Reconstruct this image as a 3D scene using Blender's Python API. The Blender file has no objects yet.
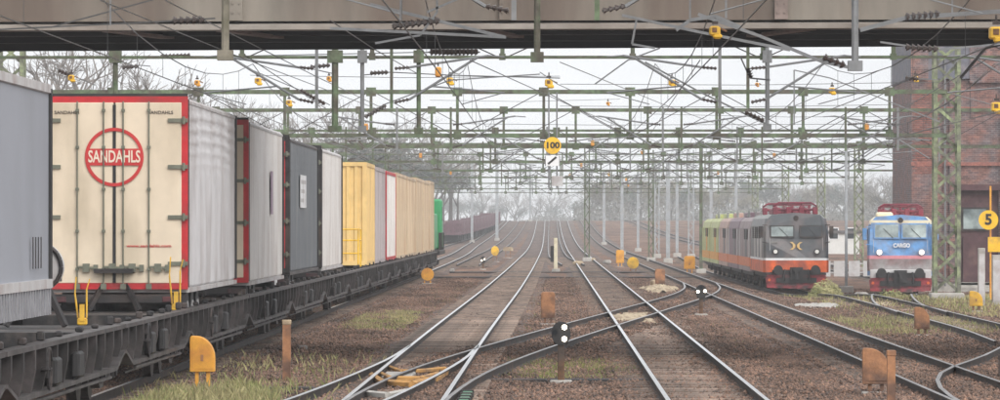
import bpy, bmesh, math, random
import numpy as np
from mathutils import Vector, Matrix
random.seed(7); rng = np.random.default_rng(7)
S = bpy.context.scene
C = S.collection
R = math.radians
PI = math.pi

# ------------------------------------------------------------------ camera, world, sun, exposure
F = 4900.0                       # focal length in pixels of the 1000 px wide photograph
EYE = 2.65                       # camera height above the rail heads
cam_d = bpy.data.cameras.new('camera'); cam = bpy.data.objects.new('camera', cam_d); C.objects.link(cam)
cam_d.sensor_width = 36; cam_d.lens = F*36/1000; cam_d.clip_start = 1; cam_d.clip_end = 6000
cam.location = (0, 0, EYE)
cam.rotation_euler = (PI/2 + math.atan(25/F), 0, math.atan(51/F))
S.camera = cam

SUN_EL, SUN_AZ = R(38), R(148)   # azimuth clockwise from +Y: behind the camera and to the right
w = bpy.data.worlds.new('World'); S.world = w; w.use_nodes = True
nt = w.node_tree; nt.nodes.clear()
sky = nt.nodes.new('ShaderNodeTexSky'); sky.sky_type = 'NISHITA'; sky.sun_disc = False
sky.sun_elevation = SUN_EL; sky.sun_rotation = SUN_AZ; sky.dust_density = 6; sky.air_density = 1.0
hs = nt.nodes.new('ShaderNodeHueSaturation'); hs.inputs['Saturation'].default_value = 0.12
hs.inputs['Value'].default_value = 1.0
mx = nt.nodes.new('ShaderNodeMixRGB'); mx.inputs[0].default_value = 0.65
mx.inputs[2].default_value = (9.2, 9.4, 9.7, 1)          # the even layer of cloud in front of the clear sky
tcw = nt.nodes.new('ShaderNodeTexCoord'); mpw = nt.nodes.new('ShaderNodeMapping'); mpw.inputs['Scale'].default_value = (6, 6, 22)
nw = nt.nodes.new('ShaderNodeTexNoise'); nw.inputs['Scale'].default_value = 1.6; nw.inputs['Detail'].default_value = 5
rw = nt.nodes.new('ShaderNodeMapRange'); rw.inputs['From Min'].default_value = .35; rw.inputs['From Max'].default_value = .65; rw.inputs['To Min'].default_value = .92; rw.inputs['To Max'].default_value = 1.06
cw_ = nt.nodes.new('ShaderNodeVectorMath'); cw_.operation = 'SCALE'
nt.links.new(tcw.outputs['Generated'], mpw.inputs[0]); nt.links.new(mpw.outputs[0], nw.inputs['Vector']); nt.links.new(nw.outputs[0], rw.inputs[0])
bg = nt.nodes.new('ShaderNodeBackground'); bg.inputs['Strength'].default_value = 0.10
ow = nt.nodes.new('ShaderNodeOutputWorld')
nt.links.new(sky.outputs[0], hs.inputs['Color']); nt.links.new(hs.outputs[0], mx.inputs[1])
nt.links.new(mx.outputs[0], cw_.inputs[0]); nt.links.new(rw.outputs[0], cw_.inputs['Scale']); nt.links.new(cw_.outputs[0], bg.inputs['Color']); nt.links.new(bg.outputs[0], ow.inputs['Surface'])
sl = bpy.data.lights.new('sun', 'SUN'); sun = bpy.data.objects.new('sun', sl); C.objects.link(sun)
sl.energy = 1.0; sl.angle = R(40); sl.color = (1.0, 0.96, 0.9)
sd = Vector((math.sin(SUN_AZ)*math.cos(SUN_EL), math.cos(SUN_AZ)*math.cos(SUN_EL), math.sin(SUN_EL)))
sun.rotation_euler = (-sd).to_track_quat('-Z', 'Y').to_euler()
sun.location = (0, -10, 30)
S.view_settings.view_transform = 'Standard'; S.view_settings.look = 'None'
S.view_settings.gamma = 1; S.view_settings.use_curve_mapping = False
S.view_settings.exposure = 0.78

# ------------------------------------------------------------------ where a point of the ground lies
def smooth(x, a, b):
    t = min(1, max(0, (x-a)/(b-a))); return t*t*(3-2*t)
def gz(x, y):                    # height of the rail heads: flat station, a rise beyond 460 m, a lower yard on the right
    yy = min(y, 900)
    z = 1.7e-5*max(0, yy-460)**2
    if y > 900: z += 0.010*(y-900)*max(0, 1-(y-900)/300) - 0.0025*(y-900)
    z -= 0.55*smooth(y, 182, 232)*smooth(x, 8.6, 10.2)*(1-smooth(y, 340, 430))
    return z
GD = 0.20                        # the ballast lies this far below the rail heads

# ------------------------------------------------------------------ materials
MATS = {}
def mat(name, col, rough=0.8, metal=0.0, var=0.25, scale=3.0, col2=None, c2amt=0.5, bump=0.0, bscale=20.0, emit=None, estr=0.0,
        stretch=(1, 1, 1), streak=0.0, coat=0.0, objrand=0.0, world=False, low=0):
    m = bpy.data.materials.new(name); m.use_nodes = True
    n = m.node_tree; L = n.links; b = n.nodes['Principled BSDF']
    b.inputs['Roughness'].default_value = rough; b.inputs['Metallic'].default_value = metal
    if coat: b.inputs['Coat Weight'].default_value = coat; b.inputs['Coat Roughness'].default_value = 0.25
    tc = n.nodes.new('ShaderNodeTexCoord'); mp = n.nodes.new('ShaderNodeMapping')
    mp.inputs['Scale'].default_value = stretch
    if world:
        ge = n.nodes.new('ShaderNodeNewGeometry'); L.new(ge.outputs['Position'], mp.inputs[0])
    else: L.new(tc.outputs['Object'], mp.inputs[0])
    ns = n.nodes.new('ShaderNodeTexNoise'); ns.inputs['Scale'].default_value = scale; ns.inputs['Detail'].default_value = 6
    ns.inputs['Roughness'].default_value = 0.65
    L.new(mp.outputs[0], ns.inputs['Vector'])
    rp = n.nodes.new('ShaderNodeMapRange'); rp.inputs['From Min'].default_value = 0.3; rp.inputs['From Max'].default_value = 0.7
    rp.inputs['To Min'].default_value = 1-var; rp.inputs['To Max'].default_value = 1+var
    L.new(ns.outputs[0], rp.inputs[0])
    base = n.nodes.new('ShaderNodeMixRGB'); base.inputs[1].default_value = (*col, 1)
    base.inputs[2].default_value = (*(col2 or col), 1); base.inputs[0].default_value = 0
    if col2:
        n2 = n.nodes.new('ShaderNodeTexNoise'); n2.inputs['Scale'].default_value = scale*0.45; n2.inputs['Detail'].default_value = 7
        mp2 = n.nodes.new('ShaderNodeMapping'); mp2.inputs['Location'].default_value = (3.1, 7.7, 1.3)
        mp2.inputs['Scale'].default_value = tuple(stretch[i]*(1, 1, 1-streak*0.9)[i] for i in range(3))
        L.new(mp.inputs[0].links[0].from_socket, mp2.inputs[0]); L.new(mp2.outputs[0], n2.inputs['Vector'])
        r2 = n.nodes.new('ShaderNodeMapRange'); r2.inputs['From Min'].default_value = 0.62-c2amt*0.4; r2.inputs['From Max'].default_value = 0.80-c2amt*0.3
        L.new(n2.outputs[0], r2.inputs[0]); L.new(r2.outputs[0], base.inputs[0])
    mul = n.nodes.new('ShaderNodeVectorMath'); mul.operation = 'SCALE'
    L.new(base.outputs[0], mul.inputs[0]); L.new(rp.outputs[0], mul.inputs['Scale'])
    last = mul.outputs[0]
    if low:
        mpl = n.nodes.new('ShaderNodeMapping'); mpl.inputs['Scale'].default_value = (.42, .13, .4); L.new(ge.outputs['Position'], mpl.inputs[0])
        nl_ = n.nodes.new('ShaderNodeTexNoise'); nl_.inputs['Scale'].default_value = 1.0; nl_.inputs['Detail'].default_value = 7; nl_.inputs['Roughness'].default_value = .7
        L.new(mpl.outputs[0], nl_.inputs['Vector']); rl = n.nodes.new('ShaderNodeMapRange'); rl.inputs['From Min'].default_value = .36; rl.inputs['From Max'].default_value = .62
        rl.inputs['To Min'].default_value = 1-low; rl.inputs['To Max'].default_value = 1.12; L.new(nl_.outputs[0], rl.inputs[0])
        ml = n.nodes.new('ShaderNodeVectorMath'); ml.operation = 'SCALE'; L.new(last, ml.inputs[0]); L.new(rl.outputs[0], ml.inputs['Scale']); last = ml.outputs[0]
    if objrand:
        oi = n.nodes.new('ShaderNodeObjectInfo'); r3 = n.nodes.new('ShaderNodeMapRange')
        r3.inputs['To Min'].default_value = 1-objrand; r3.inputs['To Max'].default_value = 1+objrand
        L.new(oi.outputs['Random'], r3.inputs[0]); m3 = n.nodes.new('ShaderNodeVectorMath'); m3.operation = 'SCALE'
        L.new(last, m3.inputs[0]); L.new(r3.outputs[0], m3.inputs['Scale']); last = m3.outputs[0]
    L.new(last, b.inputs['Base Color'])
    if bump:
        bn = n.nodes.new('ShaderNodeTexNoise'); bn.inputs['Scale'].default_value = bscale; bn.inputs['Detail'].default_value = 4
        L.new(mp.outputs[0], bn.inputs['Vector'])
        bp = n.nodes.new('ShaderNodeBump'); bp.inputs['Strength'].default_value = bump; bp.inputs['Distance'].default_value = 0.03
        L.new(bn.outputs[0], bp.inputs['Height']); L.new(bp.outputs[0], b.inputs['Normal'])
    if emit:
        b.inputs['Emission Color'].default_value = (*emit, 1); b.inputs['Emission Strength'].default_value = estr
    MATS[name] = m
    return m

def ground_mat():
    m = bpy.data.materials.new('ballast_ground'); m.use_nodes = True
    n = m.node_tree; L = n.links; b = n.nodes['Principled BSDF']; b.inputs['Roughness'].default_value = 0.95
    b.inputs['Specular IOR Level'].default_value = 0.15
    ge = n.nodes.new('ShaderNodeNewGeometry')
    def noise(scale, detail, st=(1, 1, 1)):
        mp = n.nodes.new('ShaderNodeMapping'); mp.inputs['Scale'].default_value = st
        L.new(ge.outputs['Position'], mp.inputs[0])
        x = n.nodes.new('ShaderNodeTexNoise'); x.inputs['Scale'].default_value = scale; x.inputs['Detail'].default_value = detail
        x.inputs['Roughness'].default_value = 0.7
        L.new(mp.outputs[0], x.inputs['Vector']); return x.outputs[0]
    def ramp(f, stops):
        r = n.nodes.new('ShaderNodeValToRGB'); L.new(f, r.inputs[0])
        e = r.color_ramp.elements
        e[0].position, e[0].color = stops[0][0], (*stops[0][1], 1); e[1].position, e[1].color = stops[-1][0], (*stops[-1][1], 1)
        for p, c in stops[1:-1]: k = e.new(p); k.color = (*c, 1)
        return r.outputs[0]
    big = ramp(noise(0.22, 7, (1, 0.3, 1)), [(0.36, (0.085, 0.06, 0.052)), (0.48, (0.175, 0.108, 0.08)), (0.62, (0.27, 0.175, 0.13))])
    vor = n.nodes.new('ShaderNodeTexVoronoi'); vor.inputs['Scale'].default_value = 16
    L.new(ge.outputs['Position'], vor.inputs['Vector'])
    st = ramp(vor.outputs['Color'], [(0.1, (0.45, 0.42, 0.42)), (0.5, (0.95, 0.92, 0.9)), (0.9, (1.6, 1.5, 1.45))])
    mu = n.nodes.new('ShaderNodeMixRGB'); mu.blend_type = 'MULTIPLY'; mu.inputs[0].default_value = 0.75
    L.new(big, mu.inputs[1]); L.new(st, mu.inputs[2])
    fine = n.nodes.new('ShaderNodeMapRange'); fine.inputs['From Min'].default_value = 0.5; fine.inputs['From Max'].default_value = 0.68
    L.new(noise(0.5, 8, (1, 0.3, 1)), fine.inputs[0])
    md = n.nodes.new('ShaderNodeMixRGB'); md.inputs[2].default_value = (0.10, 0.088, 0.08, 1)
    sc = n.nodes.new('ShaderNodeMath'); sc.operation = 'MULTIPLY'; sc.inputs[1].default_value = 0.6
    L.new(fine.outputs[0], sc.inputs[0]); L.new(sc.outputs[0], md.inputs[0]); L.new(mu.outputs[0], md.inputs[1])
    L.new(md.outputs[0], b.inputs['Base Color'])
    bp = n.nodes.new('ShaderNodeBump'); bp.inputs['Strength'].default_value = 0.9; bp.inputs['Distance'].default_value = 0.05
    L.new(vor.outputs['Distance'], bp.inputs['Height']); L.new(bp.outputs[0], b.inputs['Normal'])
    MATS['ground'] = m; return m

M_ground = ground_mat()
M_stone = mat('gravel_stone', (0.29, 0.172, 0.12), 0.9, 0, 0.8, 22.0, (0.10, 0.075, 0.065), 0.55, world=True, low=.62)
M_dirt = mat('track_bed_grit', (0.17, 0.108, 0.083), 0.95, 0, 0.5, 3.5, (0.085, 0.062, 0.055), 0.6, 0.8, 25, stretch=(1, .4, 1), world=True, low=.5)
M_sleeper = mat('weathered_sleeper', (0.23, 0.17, 0.135), 0.9, 0, 0.4, 5.0, (0.08, 0.065, 0.058), 0.5, 0.4, 40, objrand=0.35)
M_railtop = mat('polished_rail_head', (0.68, 0.68, 0.70), 0.28, 0.9, 0.1, 1.5, world=True)
M_raildull = mat('dull_rail_head', (0.30, 0.29, 0.29), 0.45, 0.7, 0.3, 1.5, world=True)
M_rail = mat('rusty_rail_web', (0.028, 0.022, 0.021), 0.75, 0.2, 0.4, 3.0, (0.08, 0.045, 0.03), 0.3, world=True)
M_green = mat('mossy_green_steel', (0.11, 0.155, 0.085), 0.65, 0.2, 0.45, 5, (0.09, 0.08, 0.06), 0.6)
M_green2 = mat('pale_lichen_steel', (0.25, 0.30, 0.16), 0.8, 0.1, 0.5, 5, (0.15, 0.15, 0.12), 0.7)
M_olive_steel = mat('olive_brown_steel', (0.12, 0.11, 0.075), 0.7, 0.1, 0.35, 4, (0.2, 0.18, 0.14), 0.5)
M_palem = mat('pale_galvanised_mast', (0.35, 0.37, 0.39), 0.5, 0.2, 0.2, 4, (0.3, 0.3, 0.3), 0.3)
M_galv = mat('galvanised_steel', (0.21, 0.215, 0.22), 0.5, 0.5, 0.2, 4, (0.2, 0.2, 0.2), 0.3)
M_dark = mat('dark_steel', (0.028, 0.025, 0.026), 0.6, 0.2, 0.4, 3, (0.08, 0.055, 0.045), 0.35)
M_black = mat('soot_and_shade_black', (0.018, 0.017, 0.018), 0.6, 0, 0.4, 4)  # plain black parts, and painted shade on the wagon webs
M_ins = mat('brown_porcelain', (0.05, 0.035, 0.03), 0.3, 0, 0.2, 6)
M_wire = mat('weathered_wire', (0.10, 0.10, 0.10), 0.5, 0.5, 0.1, 2)
M_grime = mat('wagon_grime', (0.012, 0.011, 0.012), 0.65, 0.1, 0.55, 4.2, (0.10, 0.08, 0.07), 0.38, 0.3, 15, streak=0.5)
M_rib = mat('grimy_rib', (0.045, 0.037, 0.037), 0.65, 0.1, 0.6, 5, (0.016, 0.014, 0.014), 0.6, objrand=.55)
M_grimelt = mat('dusty_wagon_flange', (0.085, 0.075, 0.075), 0.6, 0.2, 0.4, 3.5, (0.04, 0.035, 0.033), 0.6)
M_orustl = mat('rust_streaked_steel', (0.17, 0.085, 0.04), 0.8, 0.1, 0.5, 5, (0.07, 0.05, 0.04), 0.6)
M_yel = mat('yellow_paint', (0.80, 0.47, 0.02), 0.45, 0, 0.15, 4, (0.45, 0.26, 0.05), 0.25)
M_yeldeep = mat('aged_orange_yellow_paint', (0.70, 0.33, 0.04), 0.55, 0, 0.15, 5, (0.50, 0.20, 0.04), 0.3)
M_rustbox = mat('rusted_orange_paint', (0.34, 0.16, 0.075), 0.75, 0, 0.35, 6, (0.14, 0.075, 0.05), 0.5, 0.2, 30)
M_cream = mat('cream_door_paint', (0.70, 0.59, 0.45), 0.5, 0, 0.07, 2.0, (0.46, 0.38, 0.27), 0.35, streak=0.8)
M_red = mat('red_paint', (0.50, 0.018, 0.025), 0.45, 0, 0.15, 4, (0.28, 0.03, 0.03), 0.35)
M_white = mat('white_paint', (0.74, 0.74, 0.75), 0.5, 0, 0.06, 3, (0.5, 0.5, 0.5), 0.3)
M_tarpg = mat('blue_grey_tarpaulin', (0.29, 0.305, 0.345), 0.55, 0, 0.05, 0.8, (0.25, 0.26, 0.29), 0.4)
M_tarpw = mat('dirty_white_tarpaulin', (0.64, 0.63, 0.64), 0.45, 0, 0.10, 1.6, (0.42, 0.38, 0.37), 0.4, streak=0.8)
M_tarpw2 = mat('cream_white_tarpaulin', (0.74, 0.71, 0.68), 0.45, 0, 0.08, 1.6, (0.52, 0.46, 0.42), 0.35, streak=0.8)
M_tarpk = mat('slate_tarpaulin', (0.10, 0.115, 0.13), 0.5, 0, 0.12, 2, (0.16, 0.17, 0.18), 0.3, streak=0.7)
M_boxy = mat('yellow_container_paint', (0.72, 0.50, 0.20), 0.5, 0, 0.12, 2, (0.55, 0.36, 0.15), 0.3, streak=0.8)
M_boxt = mat('tan_container_paint', (0.56, 0.44, 0.30), 0.5, 0, 0.14, 2, (0.46, 0.30, 0.18), 0.4, streak=0.8, objrand=0.08)
M_boxg = mat('grey_container_paint', (0.42, 0.37, 0.37), 0.5, 0, 0.14, 2, (0.30, 0.26, 0.26), 0.4, streak=0.8)
M_boxg2 = mat('dull_slat_grey', (0.24, 0.24, 0.26), 0.5, 0, 0.3, 4)
M_locogrn = mat('green_locomotive_paint', (0.03, 0.27, 0.10), 0.4, 0, 0.2, 2, coat=0.2)
M_wine = mat('wine_wagon_paint', (0.13, 0.07, 0.085), 0.7, 0, 0.3, 2, (0.2, 0.16, 0.17), 0.3)
M_orange = mat('orange_paint', (0.70, 0.12, 0.025), 0.5, 0, 0.2, 4, (0.30, 0.07, 0.04), 0.45, streak=.5)
M_locogr = mat('graphite_paint', (0.075, 0.085, 0.095), 0.45, 0, 0.2, 3, (0.14, 0.12, 0.12), 0.45, coat=0.15)
M_locogr2 = mat('faded_roof_grey', (0.27, 0.28, 0.27), 0.55, 0, 0.15, 3, (0.18, 0.16, 0.15), 0.4)
M_mauve = mat('faded_mauve_paint', (0.30, 0.235, 0.245), 0.55, 0, 0.15, 2, (0.22, 0.16, 0.16), 0.45, streak=0.7)
M_purple = mat('dull_purple_paint', (0.22, 0.14, 0.17), 0.55, 0, 0.2, 2, (0.15, 0.11, 0.12), 0.4)
M_rosy = mat('rosy_beige_paint', (0.46, 0.30, 0.25), 0.55, 0, 0.2, 2, (0.3, 0.2, 0.17), 0.4)
M_brownband = mat('muted_brown_band', (0.62, 0.20, 0.09), 0.6, 0, 0.25, 3)
M_lime = mat('yellow_green_paint', (0.44, 0.46, 0.19), 0.5, 0, 0.15, 2, (0.3, 0.32, 0.12), 0.3)
M_blue = mat('blue_paint', (0.10, 0.26, 0.52), 0.45, 0, 0.2, 4, (0.14, 0.20, 0.32), 0.5, coat=0.15)
M_ltgrey = mat('light_grey_paint', (0.48, 0.47, 0.47), 0.5, 0, 0.12, 3, (0.33, 0.28, 0.27), 0.4)
M_bandgrey = mat('dusty_band_grey', (0.30, 0.28, 0.28), 0.6, 0, 0.3, 3, (0.2, 0.12, 0.12), 0.5)
M_pink = mat('faded_pink_band', (0.60, 0.24, 0.28), 0.5, 0, 0.12, 3)
M_plow = mat('dull_red_plough', (0.27, 0.03, 0.04), 0.6, 0, 0.5, 4, (0.05, 0.025, 0.027), 0.6)
M_panto = mat('red_roof_gear', (0.20, 0.025, 0.045), 0.6, 0, 0.3, 6, (0.10, 0.03, 0.04), 0.4)
M_creamroof = mat('cream_roof_band', (0.72, 0.65, 0.48), 0.5, 0, 0.1, 3, (0.5, 0.42, 0.3), 0.3)
M_glass = mat('cab_glass', (0.12, 0.15, 0.155), 0.08, 0, 0.3, 2, (0.36, 0.42, 0.41), 0.6)
M_glassd = mat('dark_cab_glass', (0.02, 0.025, 0.03), 0.08, 0, 0.3, 2)
M_lampoff = mat('unlit_lens', (0.75, 0.74, 0.70), 0.2, 0, 0.05, 3)
M_lampw = mat('lit_white_lens', (1, 1, 1), 0.4, 0, 0, 3, emit=(1.0, 0.86, 0.66), estr=7)
M_lampp = mat('lit_headlight', (1, 1, 1), 0.4, 0, 0, 3, emit=(1.0, 0.82, 0.78), estr=6)
M_brick = mat('red_brick', (0.27, 0.105, 0.08), 0.85, 0, 0.35, 9, (0.17, 0.08, 0.07), 0.5, objrand=0.25, bump=.2)
M_brickw = mat('brick_wall_with_joints', (0.20, 0.10, 0.082), 0.85, 0, 0.4, 3, (0.15, 0.115, 0.115), 0.6, .4, 14)
def add_courses(m):
    n = m.node_tree; L = n.links; b = n.nodes['Principled BSDF']; src = b.inputs['Base Color'].links[0].from_socket
    tc = n.nodes.new('ShaderNodeTexCoord'); sx = n.nodes.new('ShaderNodeSeparateXYZ'); cx = n.nodes.new('ShaderNodeCombineXYZ'); ad = n.nodes.new('ShaderNodeMath')
    L.new(tc.outputs['Object'], sx.inputs[0]); L.new(sx.outputs[0], ad.inputs[0]); L.new(sx.outputs[1], ad.inputs[1]); L.new(ad.outputs[0], cx.inputs[0]); L.new(sx.outputs[2], cx.inputs[1])
    br = n.nodes.new('ShaderNodeTexBrick'); L.new(cx.outputs[0], br.inputs['Vector']); br.inputs['Scale'].default_value = 1.0
    br.inputs['Brick Width'].default_value = .27; br.inputs['Row Height'].default_value = .10; br.inputs['Mortar Size'].default_value = .012
    br.inputs['Color1'].default_value = (1.35, 1.25, 1.2, 1); br.inputs['Color2'].default_value = (.6, .6, .65, 1); br.inputs['Mortar'].default_value = (1.2, 1.5, 1.6, 1); br.inputs['Bias'].default_value = .1
    mu = n.nodes.new('ShaderNodeVectorMath'); mu.operation = 'MULTIPLY'; L.new(src, mu.inputs[0]); L.new(br.outputs['Color'], mu.inputs[1]); L.new(mu.outputs[0], b.inputs['Base Color'])
add_courses(M_brickw)
M_slate = mat('blue_grey_cladding', (0.115, 0.12, 0.15), 0.7, 0, 0.3, 3, (0.18, 0.16, 0.17), 0.4)
M_maroon = mat('dark_maroon_timber', (0.085, 0.04, 0.045), 0.8, 0, 0.3, 3, (0.14, 0.08, 0.07), 0.3)
M_conc = mat('stained_bridge_face', (0.21, 0.185, 0.155), 0.8, 0.1, 0.2, 1.3, (0.13, 0.10, 0.08), 0.6, 0.1, 10, stretch=(1, 1, .22))
M_concl = mat('pale_bridge_lip', (0.27, 0.24, 0.21), 0.8, 0, 0.18, 1.5, (0.16, 0.13, 0.11), 0.4)
M_soffit = mat('shade_black_bridge_underside', (0.014, 0.012, 0.012), 0.9, 0, 0.4, 0.8)  # near-black base puts the underside's deep shade into the steel colour
M_bracing = mat('rust_pink_bracing', (0.22, 0.17, 0.15), 0.8, 0, 0.3, 2)
M_bark = mat('grey_bark', (0.085, 0.075, 0.07), 0.9, 0, 0.3, 4)
M_twig = mat('bare_twigs', (0.16, 0.14, 0.125), 0.9, 0, 0.4, 1.2)
M_ever = mat('haze_pale_evergreen', (0.08, 0.10, 0.085), 0.9, 0, 0.4, 1.0)  # lightened, so distance haze is part of the needle colour
M_olive = mat('autumn_leaves', (0.16, 0.135, 0.075), 0.9, 0, 0.4, 1.0)
M_farwood = mat('far_undergrowth', (0.17, 0.155, 0.14), 0.9, 0, 0.5, .2, (0.09, 0.10, 0.085), 0.5, world=True)
M_grassd = mat('dry_grass', (0.36, 0.31, 0.16), 0.9, 0, 0.45, 1.4, (0.19, 0.21, 0.075), 0.55, world=True)
M_grassg = mat('green_weeds', (0.17, 0.20, 0.055), 0.9, 0, 0.4, 1.4, (0.27, 0.25, 0.10), 0.5, world=True)
M_house = mat('pale_render', (0.62, 0.62, 0.60), 0.8, 0, 0.08, 1)
M_roofd = mat('dark_roof', (0.10, 0.09, 0.09), 0.8, 0, 0.2, 2)
M_teal = mat('pale_green_cladding', (0.30, 0.42, 0.38), 0.7, 0, 0.1, 1)
M_sand = mat('beige_sand', (0.46, 0.37, 0.25), 0.95, 0, 0.35, 3, (0.24, 0.17, 0.11), 0.45, 0.5, 20, world=True)
M_ochre = mat('ochre_conduit', (0.50, 0.26, 0.075), 0.7, 0, 0.35, 3, (0.28, 0.17, 0.09), 0.4)
M_greenbox = mat('green_switch_cover', (0.03, 0.17, 0.085), 0.5, 0, 0.3, 4, (0.07, 0.09, 0.06), 0.4)
M_ink = mat('black_lettering', (0.02, 0.02, 0.02), 0.6, 0, 0, 3)
M_redink = mat('red_print', (0.50, 0.03, 0.03), 0.5, 0, 0.1, 3)
M_creamink = mat('cream_print', (0.72, 0.62, 0.5), 0.5, 0, 0, 3)
M_rod = mat('grey_green_lock_rod', (0.17, 0.175, 0.135), 0.5, 0.4, 0.2, 5)
M_conccol = mat('weathered_concrete', (0.40, 0.38, 0.35), 0.85, 0, 0.2, 3, (0.25, 0.23, 0.21), 0.4)

# ------------------------------------------------------------------ helpers
class MB:
    def __init__(s): s.v = []; s.f = []; s.m = []
    def add(s, vs, fs, mi=0):
        k = len(s.v); s.v += [tuple(p) for p in vs]; s.f += [tuple(i+k for i in f) for f in fs]; s.m += [mi]*len(fs); return s
    def box(s, x0, x1, y0, y1, z0, z1, mi=0):
        return s.add([(x0,y0,z0),(x1,y0,z0),(x1,y1,z0),(x0,y1,z0),(x0,y0,z1),(x1,y0,z1),(x1,y1,z1),(x0,y1,z1)],
                     [(0,3,2,1),(4,5,6,7),(0,1,5,4),(1,2,6,5),(2,3,7,6),(3,0,4,7)], mi)
    def bbox(s, x0, x1, y0, y1, z0, z1, b=0.01, mi=0):       # a box whose vertical and top edges are chamfered
        k = [(x0+b,y0),(x1-b,y0),(x1,y0+b),(x1,y1-b),(x1-b,y1),(x0+b,y1),(x0,y1-b),(x0,y0+b)]
        cx, cy = (x0+x1)/2, (y0+y1)/2
        def ins(p): return (p[0]+(b if p[0] < cx else -b), p[1]+(b if p[1] < cy else -b))
        vs = [(*ins(p), z0) for p in k]+[(*p, z0+b) for p in k]+[(*p, z1-b) for p in k]+[(*ins(p), z1) for p in k]
        fs = [tuple(range(7, -1, -1)), tuple(range(24, 32))]
        for r in range(3):
            for i in range(8): j = (i+1) % 8; fs.append((r*8+i, r*8+j, r*8+8+j, r*8+8+i))
        return s.add(vs, fs, mi)
    def tube(s, p, q, r, n=6, r2=None, mi=0):
        p = Vector(p); q = Vector(q); d = (q-p).normalized(); r2 = r if r2 is None else r2
        a = d.cross(Vector((0,0,1)));
        if a.length < 1e-4: a = Vector((1,0,0))
        a.normalize(); b = d.cross(a)
        vs = []
        for c, rr in ((p, r), (q, r2)):
            for i in range(n):
                t = 2*PI*(i+.5)/n; vs.append(c + a*math.cos(t)*rr + b*math.sin(t)*rr)
        fs = [(i, (i+1) % n, n+(i+1) % n, n+i) for i in range(n)]+[tuple(range(n-1, -1, -1)), tuple(range(n, 2*n))]
        return s.add(vs, fs, mi)
    def path(s, pts, r, n=5, mi=0):
        for a, b in zip(pts, pts[1:]): s.tube(a, b, r, n, mi=mi)
        return s
    def bar(s, p, q, w, h, mi=0):                            # flat bar between two points
        p = Vector(p); q = Vector(q); d = (q-p).normalized()
        up = Vector((0,0,1)) if abs(d.z) < .95 else Vector((0,1,0))
        a = d.cross(up).normalized(); b = a.cross(d).normalized()
        vs = []
        for c in (p, q):
            for i, j in ((-1,-1),(1,-1),(1,1),(-1,1)): vs.append(c + a*i*w/2 + b*j*h/2)
        return s.add(vs, [(0,1,5,4),(1,2,6,5),(2,3,7,6),(3,0,4,7),(3,2,1,0),(4,5,6,7)], mi)
    def prism(s, prof, axis, a0, a1, mi=0):                  # profile extruded along an axis
        n = len(prof)
        def pt(u, v, t): return {'y': (u, t, v), 'x': (t, u, v), 'z': (u, v, t)}[axis]
        vs = [pt(u, v, a0) for u, v in prof]+[pt(u, v, a1) for u, v in prof]
        fs = [tuple(range(n)), tuple(range(2*n-1, n-1, -1))]+[(i, n+i, n+(i+1) % n, (i+1) % n) for i in range(n)]
        return s.add(vs, fs, mi)
    def build(s, name, m, parent=None, smooth=False, loc=None):
        me = bpy.data.meshes.new(name); me.from_pydata(s.v, [], s.f)
        for x in (m if isinstance(m, (list, tuple)) else [m]): me.materials.append(x)
        if any(s.m): me.polygons.foreach_set('material_index', s.m)
        bm = bmesh.new(); bm.from_mesh(me); bmesh.ops.recalc_face_normals(bm, faces=bm.faces); bm.to_mesh(me); bm.free()
        if smooth: me.polygons.foreach_set('use_smooth', [True]*len(me.polygons))
        o = bpy.data.objects.new(name, me); C.objects.link(o)
        if parent: o.parent = parent
        if loc: o.location = loc
        return o

def fastmesh(name, V, Fc, m, parent=None, mats=None):        # numpy arrays -> one mesh (all faces the same size)
    me = bpy.data.meshes.new(name); k = Fc.shape[1]
    me.vertices.add(len(V)); me.vertices.foreach_set('co', np.ascontiguousarray(V, dtype=np.float32).ravel())
    me.loops.add(Fc.size); me.loops.foreach_set('vertex_index', np.ascontiguousarray(Fc, dtype=np.int32).ravel())
    me.polygons.add(len(Fc)); me.polygons.foreach_set('loop_start', np.arange(0, Fc.size, k, dtype=np.int32))
    me.materials.append(m); me.update(calc_edges=True); me.validate()
    o = bpy.data.objects.new(name, me); C.objects.link(o)
    if parent: o.parent = parent
    return o

def empty(name, loc=(0, 0, 0), rz=0):
    o = bpy.data.objects.new(name, None); C.objects.link(o); o.location = loc; o.rotation_euler.z = rz
    o.empty_display_size = 0.3; return o
def tag(o, label=None, cat=None, group=None, kind=None):
    if label: o['label'] = label
    if cat: o['category'] = cat
    if group: o['group'] = group
    if kind: o['kind'] = kind
    return o
def thing(name, label, cat, loc=(0, 0, 0), rz=0, group=None): return tag(empty(name, loc, rz), label, cat, group)
CH = {}
def kids(o): return [c for c in ALLK() if c.parent == o]
def ALLK(): return list(C.objects)
def copy_tree(o, loc=None, rz=None, label=None, group=None):
    def rec(x, par):
        c = x.copy(); C.objects.link(c)
        if par: c.parent = par
        for ch in x.children: rec(ch, c)
        return c
    c = rec(o, None)
    if loc is not None: c.location = loc
    if rz is not None: c.rotation_euler.z = rz
    if label: c['label'] = label
    if group: c['group'] = group
    return c
def text(body, name, size, m, parent, loc, rot=(PI/2, 0, 0), extr=0.004, width=None, ofs=0.0):
    cu = bpy.data.curves.new(name, 'FONT'); cu.body = body; cu.size = size; cu.extrude = extr; cu.offset = ofs
    cu.align_x = 'CENTER'; cu.align_y = 'CENTER'; cu.resolution_u = 3
    tmp = bpy.data.objects.new('tmp', cu); C.objects.link(tmp)
    dg = bpy.context.evaluated_depsgraph_get(); me = bpy.data.meshes.new_from_object(tmp.evaluated_get(dg))
    bpy.data.objects.remove(tmp)
    if width:
        xs = [v.co.x for v in me.vertices]; k = width/(max(xs)-min(xs))
        for v in me.vertices: v.co.x *= k
    me.materials.clear(); me.materials.append(m)
    o = bpy.data.objects.new(name, me); C.objects.link(o); o.parent = parent; o.location = loc; o.rotation_euler = rot
    return o

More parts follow.
